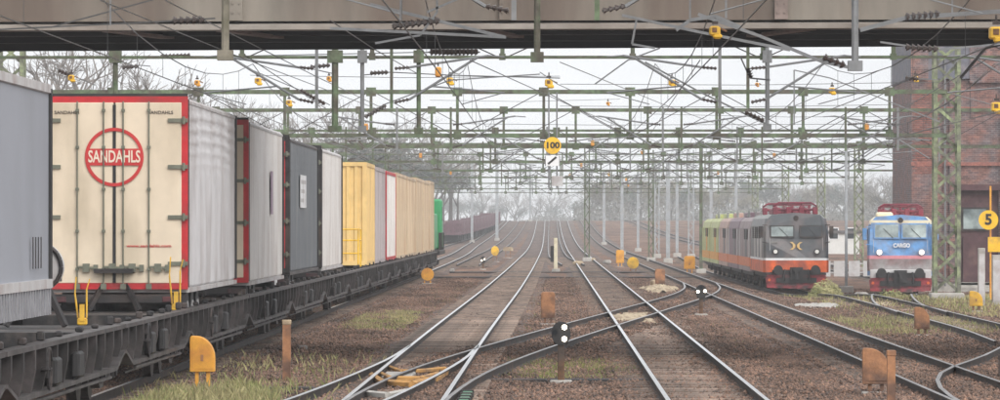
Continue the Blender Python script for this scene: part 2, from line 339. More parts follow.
# ------------------------------------------------------------------ ground
def make_ground():
    ys = [-40, 0, 30, 50, 58]; y = 60.0
    while y < 1400: ys.append(y); y *= 1.012
    ys += [1450, 1600, 1800, 2000, 2200, 2400]
    xs = [-400, -250, -150, -90, -60, -45, -34]+list(np.arange(-28, 30.01, 0.7))+[36, 45, 60, 90, 150, 250, 400]
    V = []
    for yy in ys:
        for xx in xs:
            nz = 0.035*math.sin(xx*2.1+yy*.31)*math.sin(xx*.83-yy*.17)+rng.normal(0, .014)
            for tx in (-7.8, -2.1, 2.53, 6.85):
                if abs(xx-tx) < 1.7: nz = min(nz, 0)-0.02
            V.append((xx, yy, gz(xx, yy)-GD+nz*(1 if yy > 55 else 0)))
    nx = len(xs); Fc = [(j*nx+i, j*nx+i+1, (j+1)*nx+i+1, (j+1)*nx+i) for j in range(len(ys)-1) for i in range(nx-1)]
    o = fastmesh('ground', np.array(V), np.array(Fc), M_ground); tag(o, kind='structure')
    o.data.polygons.foreach_set('use_smooth', [True]*len(o.data.polygons))
make_ground()

def make_gravel():
    n = 230000
    u = rng.random(n); y = 60*(260/60)**(u**0.9)
    x = (rng.random(n)*2-1)*(y/9.4)+y*0.0+(-0.0104*y)
    sz = rng.uniform(.018, .042, n)*(1+0.5*(rng.random(n) < .04))
    z = np.array([gz(a, b) for a, b in zip(x, y)])-GD+sz*0.45+0.012*np.sin(x*2.1)
    for T_ in TRACKS:
        xc_ = np.interp(y, [p[1] for p in T_], [p[0] for p in T_]); q = (np.abs(x-xc_) < 1.5) & (y > T_[0][1]) & (y < T_[-1][1])
        z[q] = z[q]+(0.028 if T_ is not tA and T_ is not tL else 0.012)
    base = np.array([(1,0,0),(-1,0,0),(0,1,0),(0,-1,0),(0,0,.8),(0,0,-.8)])
    jit = 1+rng.uniform(-.35, .35, (n, 6, 1))
    th = rng.random(n)*PI; c, s_ = np.cos(th), np.sin(th)
    P = base[None]*jit*sz[:, None, None]
    P = P + rng.normal(0, .22, (n, 6, 3))*sz[:, None, None]
    X = P[:, :, 0]*c[:, None]-P[:, :, 1]*s_[:, None]; Y = P[:, :, 0]*s_[:, None]+P[:, :, 1]*c[:, None]
    V = np.stack([X+x[:, None], Y+y[:, None], P[:, :, 2]+z[:, None]], -1).reshape(-1, 3)
    t = np.array([(0,2,4),(2,1,4),(1,3,4),(3,0,4),(2,0,5),(1,2,5),(3,1,5),(0,3,5)])
    Fc = (t[None]+np.arange(n)[:, None, None]*6).reshape(-1, 3)
    o = fastmesh('gravel', V, Fc, M_stone); tag(o, 'reddish brown gravel stones strewn over the ground between the tracks', 'gravel', kind='stuff')

# ------------------------------------------------------------------ railway tracks
def spline(ctrl, step=4.0):
    xs = [c[0] for c in ctrl]; ys = [c[1] for c in ctrl]; n = len(ctrl)
    m = []
    for i in range(n):
        a = max(0, i-1); b = min(n-1, i+1); m.append((xs[b]-xs[a])/(ys[b]-ys[a]))
    out = []; y = ys[0]
    while y <= ys[-1]+1e-6:
        i = 0
        while i < n-2 and y > ys[i+1]: i += 1
        h = ys[i+1]-ys[i]; t = (y-ys[i])/h
        v = (2*t**3-3*t*t+1)*xs[i]+(t**3-2*t*t+t)*h*m[i]+(-2*t**3+3*t*t)*xs[i+1]+(t**3-t*t)*h*m[i+1]
        out.append((v, y)); y += step if y < 300 else step*3
    return out
RPROF = [(-.07,-.17),(.07,-.17),(.07,-.155),(.02,-.13),(.014,-.04),(.037,-.03),(.037,-.004),(.028,0),(-.028,0),(-.037,-.004),(-.037,-.03),(-.014,-.04),(-.02,-.13),(-.07,-.155)]
def rail(pts, side, shiny, parent, lift=0.0):
    n = len(RPROF); V = []; Fc = []; mi = []
    for k, (x, y) in enumerate(pts):
        a = pts[max(0, k-1)]; b = pts[min(len(pts)-1, k+1)]
        dx, dy = b[0]-a[0], b[1]-a[1]; L = math.hypot(dx, dy); nx, ny = dy/L, -dx/L
        cx, cy = x+nx*side*.7525, y+ny*side*.7525; z = gz(x, y)+lift
        for u, v in RPROF: V.append((cx+nx*u, cy+ny*u, z+v))
    for k in range(len(pts)-1):
        for i in range(n):
            j = (i+1) % n; Fc.append((k*n+i, k*n+j, (k+1)*n+j, (k+1)*n+i)); mi.append(1 if i in (6, 7, 8) else 0)
    Fc.append(tuple(range(n))); mi.append(0); Fc.append(tuple(range((len(pts)-1)*n, len(pts)*n))[::-1]); mi.append(0)
    b = MB(); b.v = V; b.f = Fc; b.m = mi
    return b.build('rail', [M_rail, M_railtop if shiny else M_raildull], parent)
sl_mb = MB(); sl_mb.bbox(-1.3, 1.3, -.13, .13, -.16, 0, .02)
SLEEPER = None
TRACKS = []
def track(ctrl, shiny, nsl, label, avoid=(), sleeper_to=420, dz=0.0):
    global SLEEPER
    pts = spline(ctrl); root = empty('railway_track'); tag(root, label, None, None, 'structure')
    rail(pts, -1, shiny, root, dz); rail(pts, 1, shiny, root, dz)
    TRACKS.append(pts)
    # ballast bed, a low bank that carries the sleepers
    V = []; prof = [(-2.0, -.26), (-1.45, -.175), (0, -.185), (1.45, -.175), (2.0, -.26)]
    for x, y in pts:
        for u, v in prof: V.append((x+u, y, gz(x, y)+v-.008*len(avoid)+rng.normal(0, .004)))
    Fc = [(k*5+i, k*5+i+1, (k+1)*5+i+1, (k+1)*5+i) for k in range(len(pts)-1) for i in range(4)]
    fastmesh('ballast_bed', np.array(V), np.array(Fc), M_dirt, root)
    y = ctrl[0][1]; k = 0; stuff = MB(); i = 0
    while y < min(ctrl[-1][1], sleeper_to):
        while i < len(pts)-2 and pts[i+1][1] < y: i += 1
        (xa, ya), (xb, yb) = pts[i], pts[i+1]; t = (y-ya)/(yb-ya); x = xa+(xb-xa)*t
        ok = True
        for av in avoid:
            xs_ = np.interp(y, [p[1] for p in av], [p[0] for p in av])
            if av[0][1] < y < av[-1][1] and abs(x-xs_) < 2.62: ok = False
        if ok:
            z = gz(x, y)-(.145 if len(TRACKS) > 1 else .128)+rng.normal(0, .005); ang = -math.atan2(xb-xa, yb-ya)+rng.normal(0, .006)
            if k < nsl:
                if SLEEPER is None:
                    SLEEPER = sl_mb.build('sleeper', M_sleeper, root, loc=(x, y, z)); SLEEPER.rotation_euler.z = ang
                else:
                    s = SLEEPER.copy(); C.objects.link(s); s.parent = root; s.location = (x, y, z); s.rotation_euler.z = ang
            else: stuff.box(x-1.3, x+1.3, y-.13, y+.13, z-.12, z)
            k += 1
        y += 0.62
    if stuff.v: tag(stuff.build('sleepers', M_sleeper, root), kind='stuff')
    return pts
tA = track([(-2.42, 52), (-2.38, 84), (-2.30, 124), (-2.0, 220), (-1.8, 371), (-1.75, 600), (-1.9, 950)], True, 150, 'straight main track with bright rails left of the twin-lamp dwarf signal')
tB = track([(2.53, 52), (2.53, 200), (2.5, 500), (2.3, 950)], True, 150, 'straight main track with bright rails right of the twin-lamp dwarf signal')
tC = track([(6.85, 52), (6.85, 200), (6.8, 500), (6.2, 950)], False, 150, 'dull-railed track running past the rusty box on the right')
tT = track([(-7.9, 40), (-7.8, 150), (-7.75, 290), (-8.2, 420), (-9.4, 600), (-8.6, 950)], True, 60, 'track under the freight train')
tX = track([(-2.42, 60), (-2.32, 76), (-1.72, 92), (0.0, 117), (2.53, 149.5), (5.3, 186), (6.35, 206), (6.85, 226)], False, 40, 'crossover track cutting from the left main track to the right one', (tA, tB, tC))
tE = track([(6.85, 56), (6.95, 76), (7.75, 88), (9.6, 100), (11.6, 114.5), (14.6, 138), (17.5, 165)], False, 40, 'turnout track swinging right from the dull-railed track', (tC,))
tF = track([(10.9, 112), (11.25, 125), (11.4, 146), (11.6, 170), (11.62, 200), (11.6, 240), (11.6, 420)], False, 60, 'siding that carries the orange and grey locomotive', (tE,))
tG = track([(11.35, 150), (11.7, 165), (13.2, 190), (15.0, 212), (16.3, 229), (17.35, 245.5)], False, 40, 'siding that carries the blue locomotive', (tF,))
tL = track([(-4.3, 52), (-3.9, 62), (-3.1, 78), (-2.5, 96), (-2.35, 108)], True, 20, 'turnout track leaving the left main track towards the train', (tA,))
tH = track([(-5.6, 330), (-5.9, 500), (-5.2, 950)], False, 0, 'far track between the freight train and the left main track')
tK = track([(-13.2, 470), (-12.9, 600), (-9.9, 817), (-9.4, 950)], False, 0, 'far track under the wine coloured wagons', sleeper_to=470)
tM = track([(20.5, 250), (20.5, 420), (15.0, 950)], False, 0, 'far siding behind the blue locomotive')
tN = track([(1.5, 330), (0.6, 420), (0.35, 950)], False, 0, 'far track between the two main tracks')

make_gravel()

# ------------------------------------------------------------------ bridge
def make_bridge():
    root = thing('road_bridge', 'grey brown road bridge crossing all the tracks at the top of the view', 'bridge', (0, 100, 0))
    X0, X1 = -30, 34
    def nearY(x): return 98-100
    def farY(x): return 108.6-100-0.075*x
    def zb(x): return 6.565+0.0022*x
    lo = []
    # steel face girder with pale lip
    g = MB(); g.add([(X0,nearY(0),zb(X0)+.18),(X1,nearY(0),zb(X1)+.18),(X1,nearY(0),9.1),(X0,nearY(0),9.1),
                     (X0,nearY(0)+.4,zb(X0)+.18),(X1,nearY(0)+.4,zb(X1)+.18),(X1,nearY(0)+.4,9.1),(X0,nearY(0)+.4,9.1)],
                    [(0,1,2,3),(4,7,6,5),(0,4,5,1),(3,2,6,7),(0,3,7,4),(1,5,6,2)])
    g.build('face_girder', M_conc, root)
    l = MB(); y0 = nearY(0)
    l.add([(X0,y0-.28,zb(X0)),(X1,y0-.28,zb(X1)),(X1,y0-.28,zb(X1)+.09),(X0,y0-.28,zb(X0)+.09),
           (X0,y0+.4,zb(X0)),(X1,y0+.4,zb(X1)),(X1,y0+.4,zb(X1)+.175),(X0,y0+.4,zb(X0)+.175)],
          [(0,1,2,3),(4,7,6,5),(0,4,5,1),(3,2,6,7),(0,3,7,4),(1,5,6,2)])
    l.build('bottom_flange', M_concl, root)
    for x in (-26, -20.4, -12.2, -6.3, -0.9, 4.6, 10.2, 15.6, 21):
        b = MB(); b.box(x-.13, x+.13, y0-.10, y0-.003, zb(x)+.19, 9.1)
        for k in range(12): b.tube((x-.07, y0-.10, 6.9+k*.19), (x-.07, y0-.125, 6.9+k*.19), .022, 6); b.tube((x+.07, y0-.10, 6.9+k*.19), (x+.07, y0-.125, 6.9+k*.19), .022, 6)
        b.build('stiffener', M_conc if x not in (4.6,) else M_bracing, root)
    # deck and underside
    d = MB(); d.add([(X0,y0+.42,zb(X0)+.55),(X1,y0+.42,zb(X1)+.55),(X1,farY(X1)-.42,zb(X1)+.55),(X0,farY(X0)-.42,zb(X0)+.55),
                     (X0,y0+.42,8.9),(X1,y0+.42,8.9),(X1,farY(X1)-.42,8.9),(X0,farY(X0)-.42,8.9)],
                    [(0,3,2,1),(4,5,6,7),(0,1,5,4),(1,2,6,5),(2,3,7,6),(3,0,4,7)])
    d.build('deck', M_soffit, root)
    for t in (0.33, 0.66):
        b = MB(); pts = []
        for xx in (X0, X1):
            yy = y0+(farY(xx)-y0)*t; pts.append((xx, yy, zb(xx)+.28))
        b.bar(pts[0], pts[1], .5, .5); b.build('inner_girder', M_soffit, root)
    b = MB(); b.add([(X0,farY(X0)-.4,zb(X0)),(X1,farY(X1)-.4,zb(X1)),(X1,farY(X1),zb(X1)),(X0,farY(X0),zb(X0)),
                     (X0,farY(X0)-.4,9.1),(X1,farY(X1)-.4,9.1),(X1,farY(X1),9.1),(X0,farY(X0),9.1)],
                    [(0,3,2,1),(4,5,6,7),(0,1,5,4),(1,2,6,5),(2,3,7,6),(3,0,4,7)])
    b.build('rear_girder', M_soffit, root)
    for x, dx in ((-6.6, .9), (-8.9, .9), (5.2, -1.0), (-1.4, .7), (11.2, .8)):
        b = MB(); b.bar((x, y0+.5, zb(x)+.02), (x+dx, y0+4.2, zb(x)+.02), .28, .06); b.build('lower_bracing', M_bracing, root)
    b = MB()
    for x in np.arange(X0, X1, 2.0): b.tube((x, y0+.1, 9.1), (x, y0+.1, 10.2), .03)
    for z in (9.5, 9.85, 10.2): b.tube((X0, y0+.1, z), (X1, y0+.1, z), .025)
    b.build('railing', M_galv, root)
    for x in (-29, 33):
        b = MB(); b.box(x-1, x+1, y0+1, farY(x)-1, -.3, zb(x)-.01); b.build('pier', M_conccol, root)
make_bridge()

# ------------------------------------------------------------------ catenary portals, cantilevers and wires
def make_portal(Y, X0, X1, zu, zl, label, phase, step=3.35, matl=None, drops=(), thick=.15, tower=True, lat=.42, legr=True, legl=True, gus=1.0, legup=.5):
    m = matl or M_green
    root = thing('catenary_portal', label, 'catenary portal', (0, Y, 0), 0, 'green portals spanning the tracks')
    z0 = gz(X1, Y)-GD
    for z in (zu, zl):
        b = MB(); b.bar((X0, 0, z), (X1, 0, z), thick, thick); b.build('boom', m, root)
        b = MB(); b.bar((X0, .9, z), (X1, .9, z), thick*.8, thick*.8); b.build('boom', m, root)
    x = X0+phase
    xs = []
    while x < X1: xs.append(x); x += step
    for i, x in enumerate(xs):
        b = MB(); b.bar((x, -.0, zl-.05), (x, -.0, zu+.05), .11, .11)
        b.box(x-.19*gus, x+.19*gus, -.10, .10, zu-.17*gus, zu+.17*gus); b.box(x-.15*gus, x+.15*gus, -.10, .10, zl-.15*gus, zl+.15*gus)
        b.build('upright', m, root)
        if i+1 < len(xs):
            b = MB(); x2 = xs[i+1]
            if i % 2: b.tube((x+.1, .45, zl), (x2-.1, .45, zu), .022, 4)
            else: b.tube((x+.1, .45, zu), (x2-.1, .45, zl), .022, 4)
            b.build('diagonal_rod', M_dark, root)
    for x, on in ((X0, legl), (X1, legr)):
        if not on: continue
        z0 = gz(x, Y)-GD
        L = empty('leg'); L.parent = root; L.location = (x, .45, 0)
        for sx in (-1, 1):
            for sy in (-1, 1):
                b = MB(); b.bar((sx*lat, sy*lat, z0), (sx*lat, sy*lat, zu+legup), lat*.32, lat*.32); b.build('corner_post', M_green2, L)
        b = MB(); z = z0+.3; k = 0
        while z < zu+legup-.5:
            zz = z+.8
            s_ = 1 if k % 2 else -1
            b.bar((-lat*s_, -lat, z), (lat*s_, -lat, zz), .025, lat*.26); b.bar((lat*s_, lat, z), (-lat*s_, lat, zz), .025, lat*.26)
            b.bar((-lat, -lat*s_, z), (-lat, lat*s_, zz), .025, lat*.26); b.bar((lat, lat*s_, z), (lat, -lat*s_, zz), .025, lat*.26)
            z = zz; k += 1
        b.build('lattice', M_green2, L)
        b = MB(); b.bbox(-lat-.2, lat+.2, -lat-.2, lat+.2, z0-.2, z0+.25, .04); b.build('footing', M_conccol, L)
    for (x, zlo, mm, rad) in drops:
        b = MB(); b.tube((x, -.12, zlo), (x, -.12, zu+.1), rad, 8)
        b.box(x-rad*1.9, x+rad*1.9, -.25, 0, zlo-.06, zlo+.10)
        b.box(x-rad*2.2, x+rad*2.2, -.24, 0, zl-.16, zl+.16)
        b.build('drop_post', mm, root)
    return root

def insulator(b, p, q, r=.055):
    p = Vector(p); q = Vector(q); L = (q-p).length; n = max(4, int(L/.09))
    b.tube(p, q, r*.45, 6)
    for k in range(n):
        a = p.lerp(q, (k+.2)/n); c = p.lerp(q, (k+.75)/n); b.tube(a, c, r, 7, r*.6)
def make_cant(x, Y, zp, side, label, group, lamp=False, s=1.0):
    """cantilever: drop post foot at (x, Y, zp); the arm reaches sideways towards `side` and holds the wires"""
    root = thing('cantilever_arm', label, 'cantilever', (x, Y, zp), 0, group)
    b = MB(); b.tube((side*.45*s, 0, .95), (side*2.5*s, 0, 1.25), .03, 6); b.tube((side*2.5*s, 0, 1.25), (side*2.9*s, 0, 1.22), .02, 5); b.build('top_tube', M_galv, root)
    b = MB(); b.tube((side*.45*s, 0, .12), (side*2.2*s, 0, 1.2), .032, 6); b.build('brace_tube', M_galv, root)
    b = MB(); insulator(b, (side*.08, 0, .92), (side*.46*s, 0, .95)); b.build('insulator', M_ins, root)
    b = MB(); insulator(b, (side*.08, 0, .05), (side*.46*s, 0, .13)); b.build('insulator', M_ins, root)
    b = MB(); b.tube((side*1.05*s, 0, .46), (side*2.9*s, 0, .30), .022, 5); b.tube((side*2.9*s, 0, .30), (side*1.8*s, -.03, .0), .014, 5); b.build('steady_arm', M_galv, root)
    b = MB(); b.box(-.04, .04, -.04, .04, -.1, 1.6); b.build('bracket_post', M_green if side > 0 else M_galv, root)
    if lamp:
        b = MB(); b.bbox(side*1.2-.08, side*1.2+.08, -.12, .08, .70, .96, .03); b.build('number_plate_box', M_yeldeep, root)
        b = MB(); b.tube((side*1.2, -.02, .98), (side*1.2, -.02, 1.06), .02, 5); b.build('hanger', M_dark, root)
    return root

ORD = ['first', 'second', 'third', 'fourth', 'fifth', 'sixth', 'seventh', 'eighth']
TN = {'T': 'the freight train', 'A': 'the left main track', 'B': 'the right main track', 'C': 'the dull-railed track', 'F': 'the orange and grey locomotive', 'G': 'the blue locomotive'}
def tx(P, y): return float(np.interp(y, [p[1] for p in P], [p[0] for p in P]))
portals = []
# in front of the bridge: only the drop posts and arms reach into view
make_portal(78, -19.5, 19.0, 8.0, 7.0, 'near catenary portal whose drop posts hang in front of the bridge', 1.0,
            drops=((-5.18, 5.33, M_olive_steel, .065), (-0.22, 5.30, M_green, .055), (4.83, 5.16, M_galv, .06)))
portals.append((78, 6.0))
make_portal(126, -20, 19.5, 8.4, 6.98, 'portal just beyond the bridge with its upper boom hidden by it', 2.0, thick=.055, gus=.55,
            drops=((-5.55, 5.10, M_green, .09), (-4.85, 5.10, M_galv, .055), (-3.4, 5.05, M_green, .06), (5.55, 5.15, M_galv, .055), (-11.2, 5.9, M_green, .07)))
portals.append((126, 5.6))
Ys = [190, 228, 268, 312, 358, 408, 470, 540]
ph = [ .62, 2.05, 1.2, .4, 2.4, 1.7, .9, 2.6]
names = ['first full green portal beyond the bridge, thickest booms', 'second green portal beyond the bridge, just past the tall lattice mast', 'third portal beyond the bridge, over the noses of the locomotives',
         'fourth portal beyond the bridge, over the rear of the grey engines', 'fifth portal beyond the bridge, thin in the mist', 'sixth portal beyond the bridge, faint in the mist',
         'seventh portal beyond the bridge, fainter in the mist', 'eighth and farthest portal, hardly visible in the mist']
for i, Y in enumerate(Ys):
    zu = 7.82 if i != 1 else 8.0
    zoff = gz(0, Y)
    r = make_portal(Y, -21.0, (15.35 if i != 1 else 23.0) if i < 2 else 22.5, zu+zoff, zu-1.70+zoff, names[i], ph[i], thick=.16 if i < 2 else (.12 if i < 4 else .085), lat=.45 if i == 0 else .3, legup=1.9 if i == 0 else .5)
# cantilevers under the portals
lastC = {}
k = 0
for pi, (Y, zp) in enumerate([(78, 6.0), (126, 5.75)]+[(y, 5.62) for y in Ys[:7]]):
    for tn, P in (('T', tT), ('A', tA), ('B', tB), ('C', tC), ('F', tF), ('G', tG)):
        if Y < 120 and tn in ('F', 'G', 'T'): continue
        if Y < 180 and tn == 'G': continue
        if Y > 330 and tn in 'G': continue
        if Y > 430 and tn in 'FT': continue
        side = 1 if (k + pi) % 2 else -1; k += 1
        if Y < 80: side = -1 if tn != 'B' else 1
        xw = tx(P, Y); off = 1.8*(-side)
        z = zp + gz(0, Y)*1.0
        place = ['in front of the bridge', 'just beyond the bridge'][pi] if pi < 2 else 'on the %s full portal' % ORD[pi-2]
        c = make_cant(xw+off, Y-.25, z, side, 'cantilever arm over %s %s' % (TN[tn], place), 'cantilever arms holding the overhead wires', lamp=(k % 4 == 1))
        lastC[(pi, tn)] = (xw, Y, z)

def wires():
    for tn, P, lab, gr in (('T', tT, 'overhead wire pair above the freight train', 0), ('A', tA, 'overhead wire pair above the left main track', 0), ('B', tB, 'overhead wire pair above the right main track', 0),
                       ('C', tC, 'overhead wire pair above the dull-railed track', 0), ('F', tF, 'overhead wire pair above the orange and grey locomotive', 0), ('G', tG, 'overhead wire pair above the blue locomotive', 0)):
        sup = [Y for Y in [20, 78, 126]+Ys if P[0][1]-140 <= Y <= P[-1][1]]
        root = thing('overhead_wire', lab, 'overhead wire', (0, 0, 0), 0, 'overhead wires')
        cw = MB(); mw = MB(); dr = MB(); pc = None; pm = None
        for a, b_ in zip(sup, sup[1:]):
            n = 8
            for i in range(n+1):
                if i == 0 and pc: continue
                y = a+(b_-a)*i/n; t = i/n; xw = tx(P, y)+(0.25*math.sin(y*.02))
                zc = 5.55+gz(0, y); zm = zc+1.25-0.85*4*t*(1-t)
                c = (xw, y, zc); m_ = (xw, y, zm)
                if pc:
                    cw.tube(pc, c, .011, 4); mw.tube(pm, m_, .011, 4)
                if 0 < i < n: dr.tube(c, m_, .006, 3)
                pc, pm = c, m_
        cw.build('contact_wire', M_wire, root); mw.build('messenger_wire', M_wire, root); dr.build('dropper', M_wire, root)
wires()

# cross-span and oblique feeder wires, each a thing of its own
def P(px, py, s): return Vector(((px-551)/s, F/s, EYE-(py-225)/s))
def feeder(pts, label, r=.014, ins=()):
    r = r if r < .025 else r*.8
    root = thing('feeder_wire', label, 'wire', (0, 0, 0), 0, 'cross wires and feeders among the portals')
    b = MB(); b.path([p for p in pts], r, 4); b.build('wire', M_wire if r < .02 else M_galv, root)
    for (p, q) in ins:
        b = MB(); insulator(b, p, q, .075); b.build('insulator', M_ins, root)
feeder([P(-40, 31, 60), P(155, 21.5, 60), P(215, 18, 60)], 'pale wire with a grey insulator low across the left bridge face', .018, [(P(172, 20.5, 60), P(204, 19, 60))])
feeder([P(50, 27, 60), P(150, 0, 60), P(260, -30, 60)], 'pale wire slanting up across the left bridge face', .016)
feeder([P(135, 57, 38), P(170, 57.3, 38), P(425, 52, 38), P(490, 58, 38), P(700, 56, 38), P(935, 57, 38)], 'long thin cross wire strung right under the bridge edge', .02, [(P(190, 55, 38), P(160, 56, 38))])
feeder([P(428, 52, 44), P(480, 52, 44)], 'short dark section insulator under the bridge edge', .03, [(P(430, 52.5, 44), P(478, 52.5, 44)), (P(430, 50.5, 44), P(478, 50.5, 44))])
feeder([P(370, 4, 62), P(505, 37, 62)], 'thick pale tube sloping down over the bridge face left of the green drop post', .045)
feeder([P(330, 28, 62), P(430, 33, 62), P(506, 37, 62)], 'pale tube nearly level along the bridge lip', .04)
feeder([P(375, 43, 62), P(420, 35, 62), P(437, 12, 62), P(437, -20, 62)], 'bent pale rod rising over the bridge lip', .03, [(P(392, 26, 62), P(440, 20, 62))])
feeder([P(400, 20, 62), P(402, -30, 62)], 'thin white hanger rod above the bent pale rod', .03)
feeder([P(427, 12, 62), P(500, -20, 62)], 'pale tube rising to the upper edge from the bent rod', .03)
feeder([P(622, 15, 62), P(700, 32, 62), P(790, 50, 62)], 'long pale tube sloping across the bridge face to the right', .04)
feeder([P(637, 17, 62), P(632, 44, 62), P(655, 48, 62)], 'short hooked pale rod in front of the dark bridge underside', .03)
feeder([P(698, 14, 62), P(760, 36, 62), P(823, 62, 62), P(852, 68, 62)], 'long pale tube sloping down to the galvanised drop post', .045, [(P(823, 57, 62), P(845, 66, 62))])
feeder([P(676, 30, 62), P(690, 20, 62), P(715, 16, 62), P(740, 27, 62)], 'dark bent arm beside the yellow box on the bridge face', .05)
feeder([P(690, 18, 62), P(690, -30, 62)], 'thin white hanger rod left of the yellow box', .025)
feeder([P(726, 18, 62), P(726, -30, 62)], 'thin white hanger rod right of the yellow box', .03)
feeder([P(110, 25, 62), P(110, -30, 62)], 'thin white hanger rod before the left bridge face', .02)
feeder([P(952, 14, 62), P(952, -30, 62)], 'thin white hanger rod before the right bridge face', .02)
feeder([P(860, 30, 62), P(905, 18, 62), P(960, 14, 62), P(1020, 10, 62)], 'dark thick arm along the bridge face at far right', .06, [(P(905, 17, 62), P(940, 14, 62))])
feeder([P(880, 42, 55), P(935, 50, 55), P(1000, 44, 55)], 'dark insulated arm under the bridge edge before the brick building', .03, [(P(905, 47, 55), P(938, 49, 55))])
feeder([P(960, 78, 45), P(985, 48, 45), P(1010, 42, 45)], 'grey bent pipe arm before the brick building', .06)
feeder([P(905, 78, 40), P(940, 80, 40), P(962, 55, 40)], 'thin twisted arm before the lattice mast top', .025, [(P(905, 78, 40), P(918, 79, 40))])
feeder([P(595, 84, 42), P(628, 60, 42), P(660, 48, 42)], 'pale arm rising to the bridge edge above the portals', .03)
feeder([P(645, 62, 42), P(700, 92, 42), P(770, 126, 42)], 'pale tube sloping down across the sky right of centre', .035)
feeder([P(768, 50, 42), P(768, 120, 42)], 'light grey upright hanging pole right of centre', .06, [(P(745, 112, 42), P(764, 121, 42))])
feeder([P(794, 70, 34), P(830, 78, 34), P(940, 122, 34)], 'long tube sloping down towards the lattice mast', .03)
feeder([P(794, 70, 34), P(794, 125, 34)], 'thin pole dropping from the long sloping tube', .035)
feeder([P(740, 56, 44), P(750, 78, 44), P(770, 80, 44)], 'dark hook hanging under the bridge right of centre', .03, [(P(748, 68, 44), P(751, 78, 44))])
feeder([P(300, 66, 38), P(336, 74, 38)], 'dark insulator arm left of the green drop post', .02, [(P(310, 67, 38), P(330, 65, 38))])
feeder([P(245, 67, 36), P(300, 90, 36), P(330, 105, 36)], 'dark oblique insulator arm above the white trailers', .02, [(P(300, 90, 36), P(325, 104, 36))])
feeder([P(362, 118, 38), P(385, 104, 38), P(450, 80, 38), P(540, 74, 38)], 'oblique arm with a long dark insulator over mid left', .022, [(P(365, 117, 38), P(386, 105, 38))])
feeder([P(362, 75, 38), P(390, 72, 38), P(450, 75, 38), P(560, 78, 38)], 'level wire with a dark insulator over mid left', .018, [(P(370, 73, 38), P(388, 72, 38))])
feeder([P(55, 68, 36), P(95, 85, 36)], 'short oblique wire above the cream trailer', .02, [(P(58, 70, 36), P(70, 75, 36))])
feeder([P(120, 66, 36), P(140, 65, 36), P(150, 66, 36)], 'short level wire above the cream trailer', .02, [(P(122, 67, 36), P(138, 66, 36))])
for i, (a, b_) in enumerate((((250, 75), (560, 76)), ((560, 106), (930, 104)), ((300, 122), (900, 124)), ((560, 84), (940, 82)), ((380, 156), (700, 155)), ((650, 114), (930, 116)), ((430, 100), (620, 99)))):
    s_ = (34, 30, 27, 33, 17, 24, 23)[i]
    feeder([P(*a, s_), P((a[0]+b_[0])/2, (a[1]+b_[1])/2+2, s_), P(*b_, s_)], ('cross wire level with the yellow lamp boxes on the left', 'cross wire between the second portal booms on the right', 'cross wire just under the second portal top boom',
            'cross wire just over the first portal top boom', 'faint cross wire low in the mist at centre', 'thin cross wire above the locomotives', 'short cross wire at centre')[i], .012)
# thin guy and parallel wires that drop through the view
for i, (a, b_, s1, s2) in enumerate((((165, 0), (470, 150), 66, 24), ((100, 0), (380, 110), 70, 30), ((560, 62), (760, 140), 44, 22), ((470, 60), (700, 160), 50, 20), ((985, 60), (760, 190), 46, 18), ((540, 72), (575, 92), 40, 36), ((330, 20), (420, 75), 62, 38), ((880, 70), (560, 200), 44, 14), ((245, 55), (440, 180), 50, 16), ((700, 60), (610, 190), 50, 15))):
    feeder([P(*a, s1), P((a[0]+b_[0])/2, (a[1]+b_[1])/2+2, (s1*s2)**.5), P(*b_, s2)], ['thin wire falling from the upper left past the trailers', 'thin wire falling over the cream trailer roof', 'thin wire falling right of the speed sign', 'thin wire falling through the portals at centre',
            'thin wire falling left of the brick building', 'stub wire beside a yellow box at centre', 'stub wire crossing the bridge lip left', 'thin wire rising to the right over the locomotives', 'thin wire following the trailer roofs', 'thin wire falling left of the pale masts'][i], .011)

# yellow boxes that hang from the wires
def lampbox(px, py, s, label, big=1.0):
    p = P(px, py, s); root = thing('hanging_yellow_box', label, 'hanging box', tuple(p), 0, 'yellow boxes hanging among the wires')
    b = MB(); k = .095*big; b.bbox(-k, k*.9, -k*.8, k*.8, -k*1.0, k*.7, .03); b.bbox(-k*.4, k*1.2, -k*.9, k*.5, -k*1.5, -k*.6, .03); b.build('housing', M_yel if big > .95 else M_yeldeep, root); b = MB(); b.bbox(-k*.5, k*.3, -k*.9, -k*.81, -k*.4, k*.4, .005); b.tube((k*.9, 0, k*.3), (k*2.0, 0, -k*.2), .018, 5); b.build('fitting', M_orustl, root)
    b = MB(); b.tube((0, 0, k), (0, 0, k*2.3), .022, 5); b.box(-k*.5, k*.5, -k*.5, k*.5, k*1.0, k*1.5); b.build('clamp', M_ins, root)
for a in ((71, 77, 36, 'yellow hanging box above the cream trailer', 1), (197, 82, 34, 'pale yellow hanging box above the second trailer', .9), (258, 80, 34, 'orange yellow hanging box above the white trailer', 1.1), (289, 102, 32, 'yellow hanging box above the slate trailer', 1.0),
          (329, 78, 34, 'small yellow hanging box beside the thick green drop post', .8), (450, 80, 34, 'yellow hanging box left of centre over the portals', 1.1), (549, 82, 34, 'orange yellow hanging box above the speed sign', 1.3),
          (608, 103, 24, 'small pale hanging box right of the speed sign', .8), (672, 82, 34, 'yellow hanging box beside the sloping tube', 1.1), (715, 30, 62, 'large yellow box before the bridge face', 1.0), (832, 90, 32, 'yellow hanging box between the sloping tubes', 1.1),
          (757, 84, 30, 'small pale yellow hanging box right of centre', .7), (915, 78, 32, 'yellow hanging box at the edge of the brick building', 1.0), (642, 152, 18, 'small orange hanging box in the mist', .9),
          (570, 175, 12, 'faint yellow hanging box right of the speed sign mast', 1.2), (609, 174, 12, 'faint yellow hanging box further right of the speed sign mast', 1.3), (996, 32, 60, 'yellow box at the right end of the bridge face', 1.3), (996, 106, 34, 'yellow plate box on the pole at the right edge', 1.6)):
    lampbox(*a)

